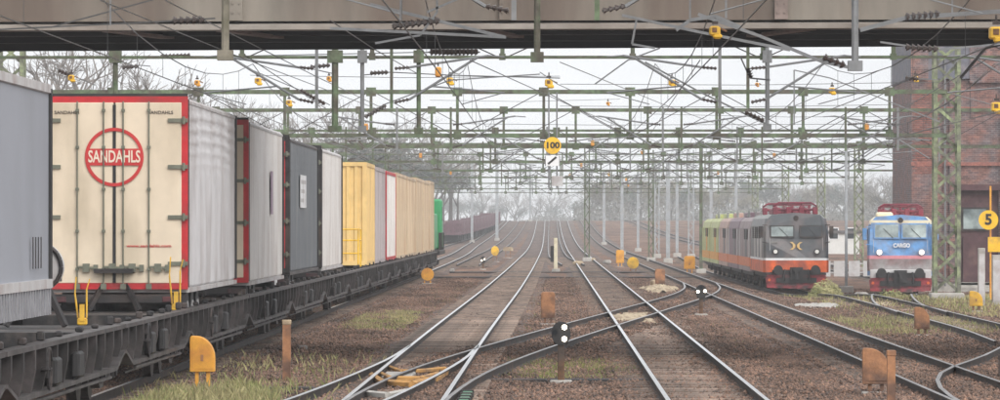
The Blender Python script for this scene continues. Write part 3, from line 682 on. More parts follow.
# ------------------------------------------------------------------ the freight train
XC = -7.8                         # its centre line; right side of the loads at -6.5
def curtain(parent, x, y0, y1, z0, z1, m, amp=.02, name='side_curtain', waves=9, sag=0.0, out=1):
    ny, nz = 90, 46; V = []; sd = random.random()*9
    for j in range(nz+1):
        for i in range(ny+1):
            u, v = i/ny, j/nz; top = max(0, (v-.55)/.45)
            d = amp*(math.sin(v*95+1.1*math.sin(u*6+sd)+.35*math.sin(u*17))*top**1.2*1.5*(1 if sag else .25)
                     + .8*math.sin(u*waves*2*PI+sd+v*1.5)*(.5+.5*math.sin(v*3)) + .5*math.sin(u*31+v*9+sd))
            e = min(1, min(u, 1-u)*14)*min(1, min(v, 1-v)*14)
            V.append((x+out*d*e, y0+(y1-y0)*u, z0+(z1-z0)*v))
    Fc = [(j*(ny+1)+i, j*(ny+1)+i+1, (j+1)*(ny+1)+i+1, (j+1)*(ny+1)+i) for j in range(nz) for i in range(ny)]
    o = fastmesh(name, np.array(V), np.array(Fc), m, parent); o.data.polygons.foreach_set('use_smooth', [True]*len(Fc)); return o
def lorry_wheel(parent, x, y, r=.5):
    b = MB(); b.tube((x-.15, y, r), (x+.15, y, r), r, 18); t = b.build('tyre', M_black, parent)
    b = MB(); b.tube((x+.151, y, r), (x+.17, y, r), r*.55, 14); b.build('rim', M_ltgrey, t)
def trailer(label, y0, y1, zt, zb, doors, frame, side, blackframe=False, group='lorry trailers standing on the freight wagons', wheels=True, sag=False, skirt=False, xs=0.0):
    w = 1.3; L = y1-y0
    root = thing('semi_trailer', label, 'trailer', (XC+xs, y0, 0), 0, group)
    b = MB(); b.bbox(-w+.03, w-.03, .10, L-.02, zb-.02, zt-.05, .02); b.build('box_body', side, root)
    curtain(root, w-.015, .12, L-.03, zb+.02, zt-.07, side, .020 if sag else (.003 if skirt else .008), sag=sag)
    # roof, front and rear frames
    b = MB(); b.prism([(-w, zt-.07), (w, zt-.07), (w, zt-.02), (w-.08, zt+.04), (0, zt+.07), (-w+.08, zt+.04), (-w, zt-.02)], 'y', .09, L-.01); b.build('roof', M_ltgrey if not blackframe else M_dark, root)
    fm = frame
    b = MB()
    b.box(-w-.01, w+.01, -.03, .09, zt-.06, zt+.05); b.box(-w-.01, w+.01, -.03, .09, zb-.04, zb+.07)
    b.box(-w-.01, -w+.10, -.03, .09, zb+.07, zt-.06); b.box(w-.10, w+.01, -.03, .09, zb+.07, zt-.06)
    b.build('rear_frame', fm, root)
    b = MB(); b.box(w-.02, w+.025, L-.14, L, zb, zt); b.box(w-.02, w+.022, .1, .2, zb, zt); b.build('corner_post', M_black if blackframe or True else fm, root)
    b = MB(); b.box(-w, w+.02, .1, L, zb-.10, zb-.02); b.build('side_rail', M_ltgrey if not blackframe else M_grimelt, root)
    b = MB(); b.box(-w, w+.006, -.02, .09, zt+.051, zt+.10); b.build('top_gutter', M_dark, root)
    for sx in (-1, 1):
        x0, x1 = (-w+.10, -.015) if sx < 0 else (.015, w-.10)
        b = MB(); b.bbox(x0, x1, -.04, .0, zb+.07, zt-.06, .008); d = b.build('rear_door', doors, root)
        for xr in ((.16, .62) if sx > 0 else (-.19, -.66)):
            r_ = MB(); r_.tube((xr, -.075, zb+.0), (xr, -.075, zt-.04), .015, 6)
            for z in (zb+.32, zb+1.0, zb+1.75, zb+2.5, zt-.2): r_.box(xr-.03, xr+.03, -.10, -.041, z-.025, z+.025)
            r_.box(xr-.05, xr+.05, -.10, -.035, zb-.04, zb+.06)
            r_.build('lock_rod', M_rod, d)
            h = MB(); h.tube((xr+.02, -.10, zb+.36), (xr+.30, -.10, zb+.34), .022, 5); h.box(xr+.1, xr+.22, -.12, -.041, zb+.27, zb+.42)
            h.box(xr+.29, xr+.37, -.115, -.041, zb+.28, zb+.40); h.build('handle', M_rod, d)
        for z in (zb+.42, zb+1.25, zb+2.15, zt-.38):
            h = MB(); xa = sx*(w+.012); xb = sx*(w-.34)
            h.box(min(xa, xb), max(xa, xb), -.075, -.032, z-.035, z+.035); h.tube((sx*(w-.06), -.09, z-.07), (sx*(w-.06), -.09, z+.07), .03, 6); h.build('hinge', M_rod, d)
    b = MB(); b.box(-.028, .028, -.055, -.01, zb+.08, zt-.1); b.build('door_seal', M_black, root)
    # underrun bar, lamps, mud flaps, wheels in the pocket
    b = MB(); b.bbox(-w+.02, w-.02, -.02, .12, zb-.30, zb-.13, .02); b.build('rear_bumper', M_dark, root)
    for sx in (-1, 1):
        b = MB(); b.bbox(sx*1.02-.16, sx*1.02+.16, -.045, -.021, zb-.27, zb-.17, .008); b.build('tail_lamp', M_plow, root)
    if wheels:
        for k in range(3):
            lz = empty('axle'); lz.parent = root; lz.location = (0, 2.2+k*1.31, zb-1.05)
            for x in (-.98, .98): lorry_wheel(lz, x, 0)
    b = MB(); b.box(-.5, .5, .3, L-1, zb-.28, zb-.11); b.build('chassis_beam', M_dark, root)
    if skirt:
        n = int(L/.30); V = MB()
        for k in range(n):
            y = .15+k*.30; V.box(w-.03, w+.015, y, y+.17, zb-.44, zb-.10)
        V.build('side_slats', M_boxg2, root)
        b = MB(); b.box(w-.06, w-.035, .1, L, zb-.42, zb-.1); b.build('skirt_panel', M_tarpg, root)
        b = MB(); b.box(w-.02, w+.03, .1, L, zb-.10, zb+.02); b.build('hem', M_ltgrey, root)
    return root

t1 = trailer('blue grey curtain-sided trailer cut by the left edge of the view', 50.0, 63.6, 4.42, 1.93, M_cream, M_dark, M_tarpg, wheels=True, skirt=True, blackframe=False, xs=.0)
b = MB(); b.box(1.3-.03, 1.318, .1, 13.6, 4.36, 4.47); b.build('roof_edge', M_ltgrey, t1)
for k in range(4): b = MB(); b.box(1.318, 1.326, 11.2+k*.32, 11.27+k*.32, 2.1, 2.5); b.build('strap', M_dark, t1)
t2 = trailer('cream trailer with a red frame and a round red haulier emblem on its rear doors', 87.5, 101.0, 4.90, 1.54, M_cream, M_red, M_tarpw, sag=True)
zc = EYE+(225-157)/56.0
em = MB(); n = 56
for i in range(n):
    a0, a1 = 2*PI*i/n, 2*PI*(i+1)/n; r0, r1 = .465, .525
    q = [(r0*math.cos(a0), r0*math.sin(a0)), (r1*math.cos(a0), r1*math.sin(a0)), (r1*math.cos(a1), r1*math.sin(a1)), (r0*math.cos(a1), r0*math.sin(a1))]
    em.prism([(x, z+zc) for x, z in q], 'y', -.0635, -.0565)
em.prism([(-.50, zc-.15), (.50, zc-.15), (.50, zc+.15), (-.50, zc+.15)], 'y', -.065, -.058)
em.build('emblem', M_redink, t2)
text('SANDAHLS', 'emblem_lettering', .30, M_creamink, t2, (0, -.067, zc), width=.93, ofs=.006)
text('www.sandahls.com', 'web_address', .075, M_redink, t2, (.62, -.048, EYE-(246-225)/56), width=.80, ofs=.001)
text('SANDAHLS', 'small_print', .085, M_dark, t2, (.83, -.048, 4.90-.24), width=.44)
text('SANDAHLS', 'small_print', .085, M_dark, t2, (-.85, -.048, 4.90-.24), width=.44)
t3 = trailer('white trailer with a red rear frame just beyond the emblem trailer', 105.1, 118.9, 4.86, 1.45, M_cream, M_red, M_tarpw2, sag=False)
b = MB(); b.box(1.318, 1.324, 8.2, 9.0, 2.9, 3.9); b.build('side_print', mat('mauve_print', (.35, .25, .33), .6), t3)
t4 = trailer('slate grey curtain trailer with black end posts and a white side label', 121.6, 136.6, 4.79, 1.50, M_red, M_dark, M_tarpk, blackframe=True)
b = MB(); b.box(1.318, 1.325, 5.0, 8.0, 3.1, 3.95); b.build('side_label', M_white, t4)
for k in range(3):
    b = MB(); b.box(1.3255, 1.328, 5.3, 7.7-k*.5, 3.72-k*.24, 3.82-k*.24); b.build('label_line', M_ltgrey, t4)
t5 = trailer('dirty white trailer between the slate trailer and the yellow container', 138.6, 152.3, 4.80, 1.45, M_cream, M_dark, M_tarpw2, blackframe=False)
def container(label, y0, y1, zt, zb, m, mside=None, redpost=False, xs=0.0, hgroup='containers and swap bodies on the far part of the train'):
    w = 1.27; L = y1-y0; root = thing('freight_container', label, 'container', (XC+xs, y0, 0), 0, hgroup)
    mside = mside or m
    b = MB(); prof = []; n = int(L/.42); yy = .16; x0 = w-.05
    pts = []
    for k in range(n):
        a = .16+(L-.32)*k/n; h = (L-.32)/n
        pts += [(x0, a), (x0, a+h*.4), (w, a+h*.5), (w, a+h*.9)]
    prof = [(-w, .1)]+[(x0, .1)]+pts+[(x0, L-.1), (-w, L-.1)]
    b.prism(prof, 'z', zb+.15, zt-.12); b.build('corrugated_side', mside, root)
    b = MB(); xs_ = np.linspace(-w+.13, w-.13, 9)
    for i in range(8):
        a, c = xs_[i], xs_[i+1]; h = c-a
        b.prism([(a, .02), (a+h*.35, .02), (a+h*.5, .07), (a+h*.85, .07), (c, .02), (c, .099), (a, .099)], 'z', zb+.16, zt-.13)
    b.build('corrugated_end', m, root)
    b = MB()
    for y in (0, L-.16):
        for x in (-w-.02, w-.14): b.box(x, x+.16, y, y+.16, zb, zt)
        b.box(-w+.14, w-.14, y, y+.14, zt-.13, zt-.002); b.box(-w+.14, w-.14, y, y+.14, zb, zb+.16)
    for x in (-w-.02, w-.09): b.box(x, x+.11, .16, L-.16, zb, zb+.15); b.box(x, x+.11, .16, L-.16, zt-.13, zt-.003)
    b.build('frame', m if not redpost else M_red, root)
    b = MB(); b.box(-w, w, .03, L-.03, zt-.04, zt+.012); b.build('roof', mside, root)
    return root
container('yellow container with a corrugated end facing the empty wagon', 173.2, 181.0, 4.86, 1.22, M_boxy)
container('grey container coupled close behind the yellow one', 181.6, 192.5, 4.82, 1.22, M_boxg)
container('pale grey box behind a red corner post', 194.0, 205.8, 4.80, 1.22, M_boxg, M_tarpw2, True)
for i, (a, c, lab) in enumerate(((207, 221.5, 'first of the tan containers after the pale grey box'), (222.3, 236.3, 'second of the tan containers in the row'), (237, 250, 'third of the tan containers in the row'), (250.8, 263, 'fourth of the tan containers in the row'), (263.8, 273, 'last tan container, next to the green engine'))):
    container(lab, a, c, 4.86-.05*(i % 2)+.04*i, 1.2, M_boxt)

WH = None
def rail_wheel(parent, x, y):
    global WH
    if WH is None:
        b = MB(); b.tube((-.065, 0, 0), (.065, 0, 0), .46, 22); b.tube((-.085, 0, 0), (-.065, 0, 0), .49, 22); b.tube((.065, 0, 0), (.11, 0, 0), .16, 12)
        WH = b.build('wheel', M_grime, parent, loc=(x, y, .46)); return
    o = WH.copy(); C.objects.link(o); o.parent = parent; o.location = (x, y, .46); o.rotation_euler.z = 0 if x > 0 else PI
def bogie(parent, y):
    e = empty('bogie'); e.parent = parent; e.location = (0, y, 0)
    for sx in (-1, 1):
        b = MB()
        b.prism([(-1.35, .42), (-1.35, .62), (-.95, .74), (-.35, .66), (0, .42), (.35, .66), (.95, .74), (1.35, .62), (1.35, .42), (1.1, .36), (.6, .40), (.25, .22), (-.25, .22), (-.6, .40), (-1.1, .36)], 'x', sx*1.02-.07, sx*1.02+.07)
        b.build('side_frame', M_grimelt, e)
        for yy in (-.9, .9):
            rail_wheel(e, sx*.77, yy)
            b = MB(); b.bbox(sx*1.12-.09, sx*1.12+.09, yy-.17, yy+.17, .32, .60, .03); b.tube((sx*1.2, yy, .46), (sx*1.24, yy, .46), .10, 10); b.build('axle_box', M_dark, e)
            for dy in (-.28, .28):
                b = MB()
                for k in range(4): b.tube((sx*1.10, yy+dy, .37+k*.07), (sx*1.10, yy+dy, .44+k*.07), .075, 8, .06)
                b.build('spring', M_grimelt, e)
    return e
def wagon(y0, y1, label, cargo=True, near=True):
    L = y1-y0; root = thing('flat_wagon', label, 'rail wagon', (XC, y0, 0), 0, 'flat wagons of the freight train')
    zt, zb = 1.17, .52
    for sx in (-1, 1):
        x = sx*1.36
        b = MB(); b.box(x-.10, x+.10, .05, L-.05, zt-.06, zt); b.box(x-.10, x+.10, 1.3, L-1.3, zb, zb+.06); 
        for (ya, yb, za, zb2) in ((.05, 1.3, .76, zb+.03), (L-1.3, L-.05, zb+.03, .76)): b.bar((x, ya, za), (x, yb, zb2), .2, .05)
        b.build('side_flange', M_grimelt, root)
        b = MB(); b.prism([(.05, .76), (1.3, zb+.05), (L-1.3, zb+.05), (L-.05, .76), (L-.05, zt-.06), (.05, zt-.06)], 'x', x-.09, x-.07); b.build('void_black_web', M_black, root)  # painted deep black to read as shaded voids between the ribs
        if sx > 0:
            n = int(L/1.25)
            for k in range(n):
                y = .5+k*(L-1)/(n-1); zl = max(zb+.06, .78-(min(y, L-y))*.15) if min(y, L-y) < 1.3 else zb+.06
                b = MB(); b.prism([(x-.07, zl), (x+.04, zl), (x+.095, zt-.3), (x+.095, zt-.061), (x-.07, zt-.061)], 'y', y-.075, y+.075); b.build('rib', M_rib, root)
    b = MB(); b.box(-1.25, 1.25, .1, 2.4, zt-.30, zt-.07); b.box(-1.25, 1.25, L-2.4, L-.1, zt-.30, zt-.07); b.box(-.3, .3, 2.4, L-2.4, .55, .85); b.build('frame', M_grime, root)
    b = MB(); y = 3.2
    while y < L-3: b.box(-1.3, 1.3, y-.1, y+.1, .62, .80); y += 2.4
    b.build('cross_beams', M_grime, root)
    # hitch, clutter on the end platforms
    b = MB(); b.bar((-.45, 1.0, zt-.05), (-.1, 1.2, zt+.65), .08, .08); b.bar((.45, 1.0, zt-.05), (.1, 1.2, zt+.65), .08, .08); b.box(-.35, .35, .9, 1.5, zt+.62, zt+.70); b.build('hitch', M_dark, root)
    for k in range(7):
        b = MB(); y = .6+k*(L-1.2)/6+random.uniform(-.3, .3); h = random.uniform(.05, .14); r_ = random.uniform(.03, .12)
        b.bbox(1.24, 1.34, y-r_, y+r_, zt-.002, zt+h, .02); b.build('fitting', random.choice([M_grime, M_dark]), root)
    # hand wheel, brake rods, tread
    b = MB(); yw = L*.28; 
    for k in range(16):
        a0, a1 = 2*PI*k/16, 2*PI*(k+1)/16
        b.tube((1.50, yw+.26*math.cos(a0), .84+.26*math.sin(a0)), (1.50, yw+.26*math.cos(a1), .84+.26*math.sin(a1)), .02, 4)
    b.tube((1.50, yw-.26, .84), (1.50, yw+.26, .84), .015, 4); b.tube((1.50, yw, .58), (1.50, yw, 1.10), .015, 4); b.tube((1.40, yw, .84), (1.52, yw, .84), .03, 6); b.build('hand_wheel', M_dark, root)
    b = MB(); b.tube((1.42, 2.0, .47), (1.42, L-2.0, .44), .028, 5); b.tube((1.30, 1.5, .40), (1.30, L*.6, .40), .02, 4); b.build('brake_pipe', M_grimelt, root)
    for yb in (L*.36, L*.55): b = MB(); b.bbox(1.38, 1.50, yb-.35, yb+.35, .60, .95, .03); b.build('valve_box', M_black, root)
    bogie(root, 0.0)
    return root
joints = [39.5, 57, 73, 86.3, 103, 120, 137.6, 154, 171.6, 193.2, 206.4, 221.9, 236.7, 250.4, 273.5]
wl = ['wagon under the blue grey trailer at the left edge', 'wagon whose end shows between the first two trailers', 'empty wagon with yellow hitch posts at the lower left', 'wagon under the cream emblem trailer', 'wagon under the white trailer with the red frame',
      'wagon under the slate grey trailer', 'wagon under the dirty white trailer', 'empty wagon with yellow railings', 'wagon under the yellow container', 'wagon under the pale grey box', 'wagon under the first tan container', 'wagon under the second tan container', 'wagon under the third tan container', 'wagon under the last tan containers']
for i, (a, c) in enumerate(zip(joints, joints[1:])): wagon(a+.08, c-.08, wl[i])
def yellow_stand(px, py_top, py_bot, s, label):
    X = (px-551)/s; z0 = EYE-(py_bot-225)/s; z1 = EYE-(py_top-225)/s
    root = thing('yellow_stanchion', label, 'stanchion', (X, F/s, z0), 0, 'yellow stanchions on the wagons')
    h = z1-z0
    b = MB(); b.tube((-.07, 0, 0), (-.12, 0, h*.6), .016, 5); b.tube((-.12, 0, h*.6), (-.10, 0, h), .012, 5); b.build('post', M_yel, root)
    b = MB(); b.tube((.07, 0, 0), (.07, 0, h*.7), .016, 5); b.tube((.07, 0, h*.7), (.12, 0, h*.95), .010, 5); b.build('post', M_yel, root)
    b = MB(); b.bbox(-.08, .08, -.05, .05, -.12, .0, .02); b.box(-.04, .04, -.07, -.05, -.05, .22); b.build('foot_block', M_yel, root)
yellow_stand(82, 277, 318, 62, 'yellow stanchion pair standing on the empty wagon before the cream trailer')
yellow_stand(176, 257, 304, 56.5, 'yellow stanchion at the right corner of the cream trailer')
yellow_stand(20, 283, 306, 74, 'short yellow stanchion before the ribbed skirt of the blue grey trailer')
def end_railing(y):
    root = thing('wagon_railing', 'yellow tube railing on the wagon before the yellow container', 'railing', (XC, y, 1.17))
    for x in (.35, 1.15): b = MB(); b.tube((x, 0, 0), (x, 0, 1.35), .03, 6); b.build('post', M_yel, root)
    for z in (.5, .95, 1.33): b = MB(); b.tube((.35, 0, z), (1.15, 0, z), .028, 5); b.tube((1.15, 0, z), (1.15, 2.2, z), .028, 5); b.build('rail', M_yel, root)
    b = MB(); b.tube((1.15, 2.2, 0), (1.15, 2.2, 1.35), .03, 6); b.build('post', M_yel, root)
end_railing(169)
g = thing('orange_panel', 'upright orange striped panel between the white and slate trailers', 'panel', (XC+1.02, 120.6, 1.17))
b = MB(); b.bbox(-.10, .10, 0, .08, .45, 1.6, .01); b.build('board', M_orange, g); b = MB(); b.tube((0, .04, 0), (0, .04, .45), .04); b.box(-.09, .09, -.006, -.001, .5, .62); b.build('post', M_white, g)
sp = thing('spare_wheel', 'half hidden spare wheel hanging at the end of the blue grey trailer', 'wheel', (-6.72, 64.2, 2.1))
b = MB(); b.tube((-.0, 0, 0), (.0, .22, 0), .32, 22); b.build('tyre', M_ltgrey, sp); b = MB(); b.tube((0, -.03, 0), (0, -.001, 0), .14, 16)
for k in range(20):
    a0, a1 = 2*PI*k/20, 2*PI*(k+1)/20; b.tube((.30*math.cos(a0), -.02, .30*math.sin(a0)), (.30*math.cos(a1), -.02, .30*math.sin(a1)), .03, 5)
b.build('rim', M_dark, sp)

def green_engine():
    y0 = 275; root = thing('green_locomotive', 'green diesel engine at the far head of the freight train', 'locomotive', (XC, y0, 0))
    b = MB(); b.bbox(-1.2, 1.25, 0.3, 13, 1.25, 3.3, .08); b.build('hood', M_locogrn, root)
    b = MB(); b.bbox(-1.45, 1.5, 8, 11, 1.25, 4.15, .12); b.build('cab', M_locogrn, root)
    b = MB(); b.box(1.5, 1.515, 8.5, 10.5, 2.9, 3.7); b.build('cab_window', M_glassd, root)
    b = MB(); b.bbox(-1.5, 1.55, 0, 14, .95, 1.22, .04); b.build('frame', M_dark, root)
    b = MB(); b.tube((0, 4, 3.3), (0, 4, 4.5), .18, 8); b.box(-.6, .9, 5, 6.6, 3.3, 3.75); b.build('exhaust', M_black, root)
    b = MB()
    for y in np.arange(.3, 14, 1.3): b.tube((1.5, y, 1.2), (1.5, y, 2.2), .025, 4)
    b.tube((1.5, .2, 2.2), (1.5, 13.5, 2.2), .025, 4); b.build('handrail', M_dark, root)
    bogie(root, 2.8); bogie(root, 11)
green_engine()
def wine_wagons():
    pts = tK; lab = ['nearest', 'second', 'third', 'fourth', 'fifth', 'sixth', 'seventh', 'eighth', 'ninth', 'tenth', 'eleventh', 'twelfth', 'farthest']
    y = 615
    for i in range(13):
        x = tx(pts, y+7); x2 = tx(pts, y+9); z = gz(x, y+7)
        root = thing('stake_wagon', '%s wine coloured wagon of the far row beyond the green engine' % lab[i], 'rail wagon', (x, y, z), -math.atan((x2-x)/2), 'wine coloured wagons far away on the left')
        b = MB(); b.box(-1.35, 1.35, 0, 14.4, .95, 1.25); b.box(-1.2, 1.2, .4, 14, 1.25, 2.35+.15*(i % 3)); b.build('load', M_wine, root)
        b = MB()
        for k in range(9): b.box(1.28, 1.42, .2+k*1.72, .4+k*1.72, 1.0, 2.75)
        for x_ in (-1.3, -.45, .4, 1.25): b.box(x_-.05, x_+.05, -.1, .0, .9, 2.75)
        tag(b.build('stakes', M_wine, root), kind='stuff')
        b = MB(); b.box(-1, 1, 1, 3.4, .1, .9); b.build('bogie', M_black, root); b = MB(); b.box(-1, 1, 11, 13.4, .1, .9); b.build('bogie', M_black, root)
        y += 15.6
wine_wagons()

# ------------------------------------------------------------------ the two electric locomotives and the engines behind
def loco(label, X, Y, z0, kind, detail=True, L=15.4, body=None):
    root = thing('electric_locomotive', label, 'locomotive', (X, Y, z0), 0, 'electric locomotives in the yard')
    w = 1.54; hb = 3.55
    mb = body or (M_locogr if kind == 'o' else M_blue)
    roofm = M_locogr2 if kind == 'o' else M_creamroof if kind == 'b' else body
    # body: front face leans back a little above the waist
    def ring(y, zz): return (y, zz)
    V = []
    prof = [(-w, .84), (w, .84), (w, 2.3), (w*.985, 3.05), (w*.93, 3.40), (w*.80, 3.58), (0, 3.68), (-w*.80, 3.58), (-w*.93, 3.40), (-w*.985, 3.05), (-w, 2.3)]
    def fy(z): return 0 if z <= 2.3 else (z-2.3)*.20
    n = len(prof); b = MB()
    front = [(x*.93, fy(z), z) for x, z in prof]; f2 = [(x, fy(z)+.28, z) for x, z in prof]
    back = [(x, L-.28-fy(z), z) for x, z in prof]; b2 = [(x*.93, L-fy(z), z) for x, z in prof]
    vs = front+f2+back+b2
    fs = [tuple(range(n)), tuple(range(4*n-1, 3*n-1, -1))]
    for r in range(3):
        for i in range(n): j = (i+1) % n; fs.append((r*n+i, (r+1)*n+i, (r+1)*n+j, r*n+j))
    mi = [0]*2
    for r in range(3):
        for i in range(n): mi.append(1 if i in (4, 5, 6, 7) else 0)
    b.v = vs; b.f = fs; b.m = mi; body_o = b.build('body', [mb, roofm], root)
    def band(z0_, z1_, m, nm, e=.012):
        b = MB(); a = w+e; f_ = w*.93+e*.5
        outl = [(-f_, -e-fy(0)), (f_, -e), (a, .28), (a, L-.28), (f_, L+e), (-f_, L+e), (-a, L-.28), (-a, .28)]
        b.prism(outl, 'z', z0_, z1_); return b.build(nm, m, root)
    if kind == 'o':
        band(.86, 1.42, M_orange, 'orange_band'); band(1.422, 1.53, M_white, 'white_stripe', .016)
        for y in (2.2, 5.6, 9.0): b = MB(); b.box(-w-.012, -w, y, y+1.7, 1.54, 3.0); b.build('light_panel', M_ltgrey, root)
    elif kind == 'b':
        band(1.62, 1.78, M_pink, 'pink_band'); band(1.05, 1.617, M_bandgrey, 'grey_band', .008)
    else:
        band(1.08, 1.55, M_brownband if kind != 'y' else M_yeldeep, 'lower_band')
        for y in (.35, L-1.9):
            b = MB(); b.box(-w-.012, -w, y, y+1.5, 1.56, 3.0); b.build('light_panel', M_ltgrey if kind != 'y' else M_lime, root)
        b = MB(); b.box(-w-.010, -w, 4.2, 6.5, 1.56, 3.0); b.build('dark_panel', M_locogr if kind != 'y' else M_yeldeep, root)
    # underframe, plough, bogies
    b = MB(); b.bbox(-1.35, 1.35, .3, L-.3, .62, .83, .03); b.build('underframe', M_black, root)
    for yb in (3.4, L-3.4): bogie(root, yb)
    for k in range(5):
        b = MB(); y = 5.2+k*1.1; b.bbox(1.0, 1.5, y, y+.9, .35, 1.0, .03); b.build('equipment_box', M_dark, root)
    for sx in (1, -1):
        for k in range(4 if detail else 2):
            y = 3.2+k*2.6; b = MB(); b.box(min(sx*w, sx*(w+.02)), max(sx*w, sx*(w+.02)), y, y+1.5, 2.45, 3.0)
            for j in range(6): b.bar((sx*(w+.03), y, 2.5+j*.09), (sx*(w+.03), y+1.5, 2.5+j*.09), .03, .02)
            b.build('side_grille', M_dark, root)
    # roof gear
    def panto(y, up=False):
        e = empty('pantograph'); e.parent = root; e.location = (0, y, 3.62)
        b = MB()
        for x in (-.55, .55): b.tube((x, -1.0, .22), (x, 1.0, .22), .07, 6)
        for y_ in (-1.0, 0, 1.0): b.tube((-1.0, y_, .22), (1.0, y_, .22), .06, 6)
        for x in (-.95, -.3, .3, .95): b.bbox(x-.12, x+.12, -1.1, -.85, -.02, .34, .03)
        b.build('base_frame', M_panto, e)
        b = MB()
        for x in (-.5, .5):
            for y_ in (-.9, .9): b.tube((x, y_, .0), (x, y_, .2), .07, 8, .05)
        b.build('insulator', M_panto, e)
        b = MB()
        for x in (-.5, .5): b.tube((x, -.8, .28), (x*.8, .9, .42), .03, 5); b.tube((x*.8, .9, .42), (x*.7, -.7, .50), .025, 5)
        b.build('arm', M_panto, e)
        b = MB(); b.tube((-.8, -.7, .52), (.8, -.7, .52), .06, 6); b.tube((.8, -.7, .52), (1.05, -.7, .36), .045, 5); b.tube((-.8, -.7, .52), (-1.05, -.7, .36), .045, 5)
        b.tube((-.75, -.45, .54), (.75, -.45, .54), .035, 6); b.build('collector_head', M_panto, e)
    if detail: panto(2.0); panto(L-2.2)
    b = MB(); 
    for k in range(5): x = -.8+k*.4; insulator(b, (x, 3.6, 3.62), (x, 3.6, 4.02), .12)
    b.tube((-.9, 3.6, 4.05), (.9, 3.6, 4.05), .03, 5); b.build('roof_insulators', M_panto if detail else M_locogr2, root)
    b = MB(); b.bbox(-.8, .8, 4.5, L-4.5, 3.60, 3.90, .06); b.build('roof_hood', M_panto if detail else roofm, root)
    if not detail: return root
    # front: windows, lamps, plough, buffers
    wx = ((-1.18, -.14), (.22, 1.18)) if kind == 'o' else ((-1.18, -.10), (.10, 1.18))
    for i, (xa, xb) in enumerate(wx):
        za, zb = (2.56, 3.02) if kind == 'o' else (2.62, 3.22)
        fr = MB(); 
        def q(x, z, d): return (x, fy(z)-d, z)
        def slab(x0, x1, z0_, z1_, d0, d1, mm, nm, par):
            b = MB(); b.add([q(x0, z0_, d0), q(x1, z0_, d0), q(x1, z1_, d0), q(x0, z1_, d0), q(x0, z0_, d1), q(x1, z0_, d1), q(x1, z1_, d1), q(x0, z1_, d1)],
                            [(0,1,2,3),(4,7,6,5),(0,4,5,1),(1,5,6,2),(2,6,7,3),(3,7,4,0)]); return b.build(nm, mm, par)
        fo = slab(xa-.06, xb+.06, za-.06, zb+.06, .03, -.02, M_dark if kind == 'o' else M_blue, 'front_window', root)
        slab(xa, xb, za, zb, .036, .031, (M_glassd if (i == 1 and kind == 'o') else M_glass), 'pane', fo)
        b = MB(); b.tube(q((xa+xb)/2+.3, za-.03, .06), q((xa+xb)/2-.15, za+.42, .06), .012, 4); b.build('wiper', M_black, fo)
    for sx in (-1, 1):
        z = 1.93 if kind == 'b' else 1.84
        b = MB(); b.tube((sx*.98, -.09, z), (sx*.98, 0.0, z), .15, 16); hl = b.build('headlight', M_dark if kind == 'o' else M_ltgrey, root)
        b = MB(); b.tube((sx*.98, -.10, z), (sx*.98, -.091, z), .095, 16); b.build('lens', M_lampoff if kind == 'o' else M_lampp, hl)
        b = MB(); b.tube((sx*.88, -.62, .98), (sx*.88, 0.1, .98), .12, 8); b.tube((sx*.88, -.66, .98), (sx*.88, -.60, .98), .22, 18); b.build('buffer', M_black, root)
        b = MB(); b.tube((sx*1.36, .02, 2.25), (sx*1.60, -.06, 2.3), .02, 5); b.tube((sx*1.36, .05, 3.1), (sx*1.60, -.02, 3.1), .02, 5); b.bbox(sx*1.66-.10, sx*1.66+.10, -.06, .0, 2.5, 3.05, .02); b.build('mirror', M_dark if kind == 'o' else M_blue, root)
        b = MB(); b.tube((sx*1.25, -.06, 1.9), (sx*1.25, -.06, 2.5), .015, 4); b.build('grab_rail', M_ltgrey, root)
        b = MB(); b.tube((sx*.55, -.35, 1.0), (sx*.6, -.42, .55), .04, 6); b.tube((sx*.6, -.42, .55), (sx*.5, -.1, .45), .035, 6); b.build('brake_hose', M_black, root)
        b = MB(); b.box(sx*1.2-.22, sx*1.2+.22, -.30, .5, .38, .42); b.box(sx*1.2-.22, sx*1.2+.22, -.30, .3, .70, .73); b.build('step', M_plow, root)
        b = MB(); b.tube((sx*1.28, -.32, .50), (sx*1.28, -.27, .50), .07, 8); b.build('marker_lamp', M_orange, root)
    b = MB(); b.tube((0, -.03+fy(3.4), 3.42), (0, .2, 3.42), .13, 12); b.tube((0, -.06+fy(3.4), 3.42), (0, -.031+fy(3.4), 3.42), .10, 12); b.build('top_lamp', M_dark, root)
    b = MB(); b.bbox(-1.42, 1.42, -.12, .25, .70, .835 if kind == 'o' else 1.12, .03); b.build('buffer_beam', M_dark if kind == 'o' else M_ltgrey, root)
    b = MB(); b.box(-.14, .14, -.55, 0, .90, 1.05); b.box(-.07, .07, -.60, -.45, .55, .95); b.box(-1.15, 1.15, -.24, -.125, .55, .98); b.box(-.3, .3, -.4, -.1, .5, 1.1); b.build('coupler', M_black, root)
    b = MB(); b.prism([(-1.40, .14), (-1.46, .62), (-1.3, .74), (1.3, .74), (1.46, .62), (1.40, .14), (.9, .10), (0, .18), (-.9, .10)], 'y', -.26, -.20)
    b.bar((-1.4, -.24, .2), (0, -.5, .16), .03, .14); b.bar((1.4, -.24, .2), (0, -.5, .16), .03, .14); b.build('snow_plough', M_plow, root)
    b = MB(); b.box(-.95, .95, -.32, -.27, .36, .60); b.build('plough_black_slab', M_black, root)  # raised black slab; no hollow is cut into the plough
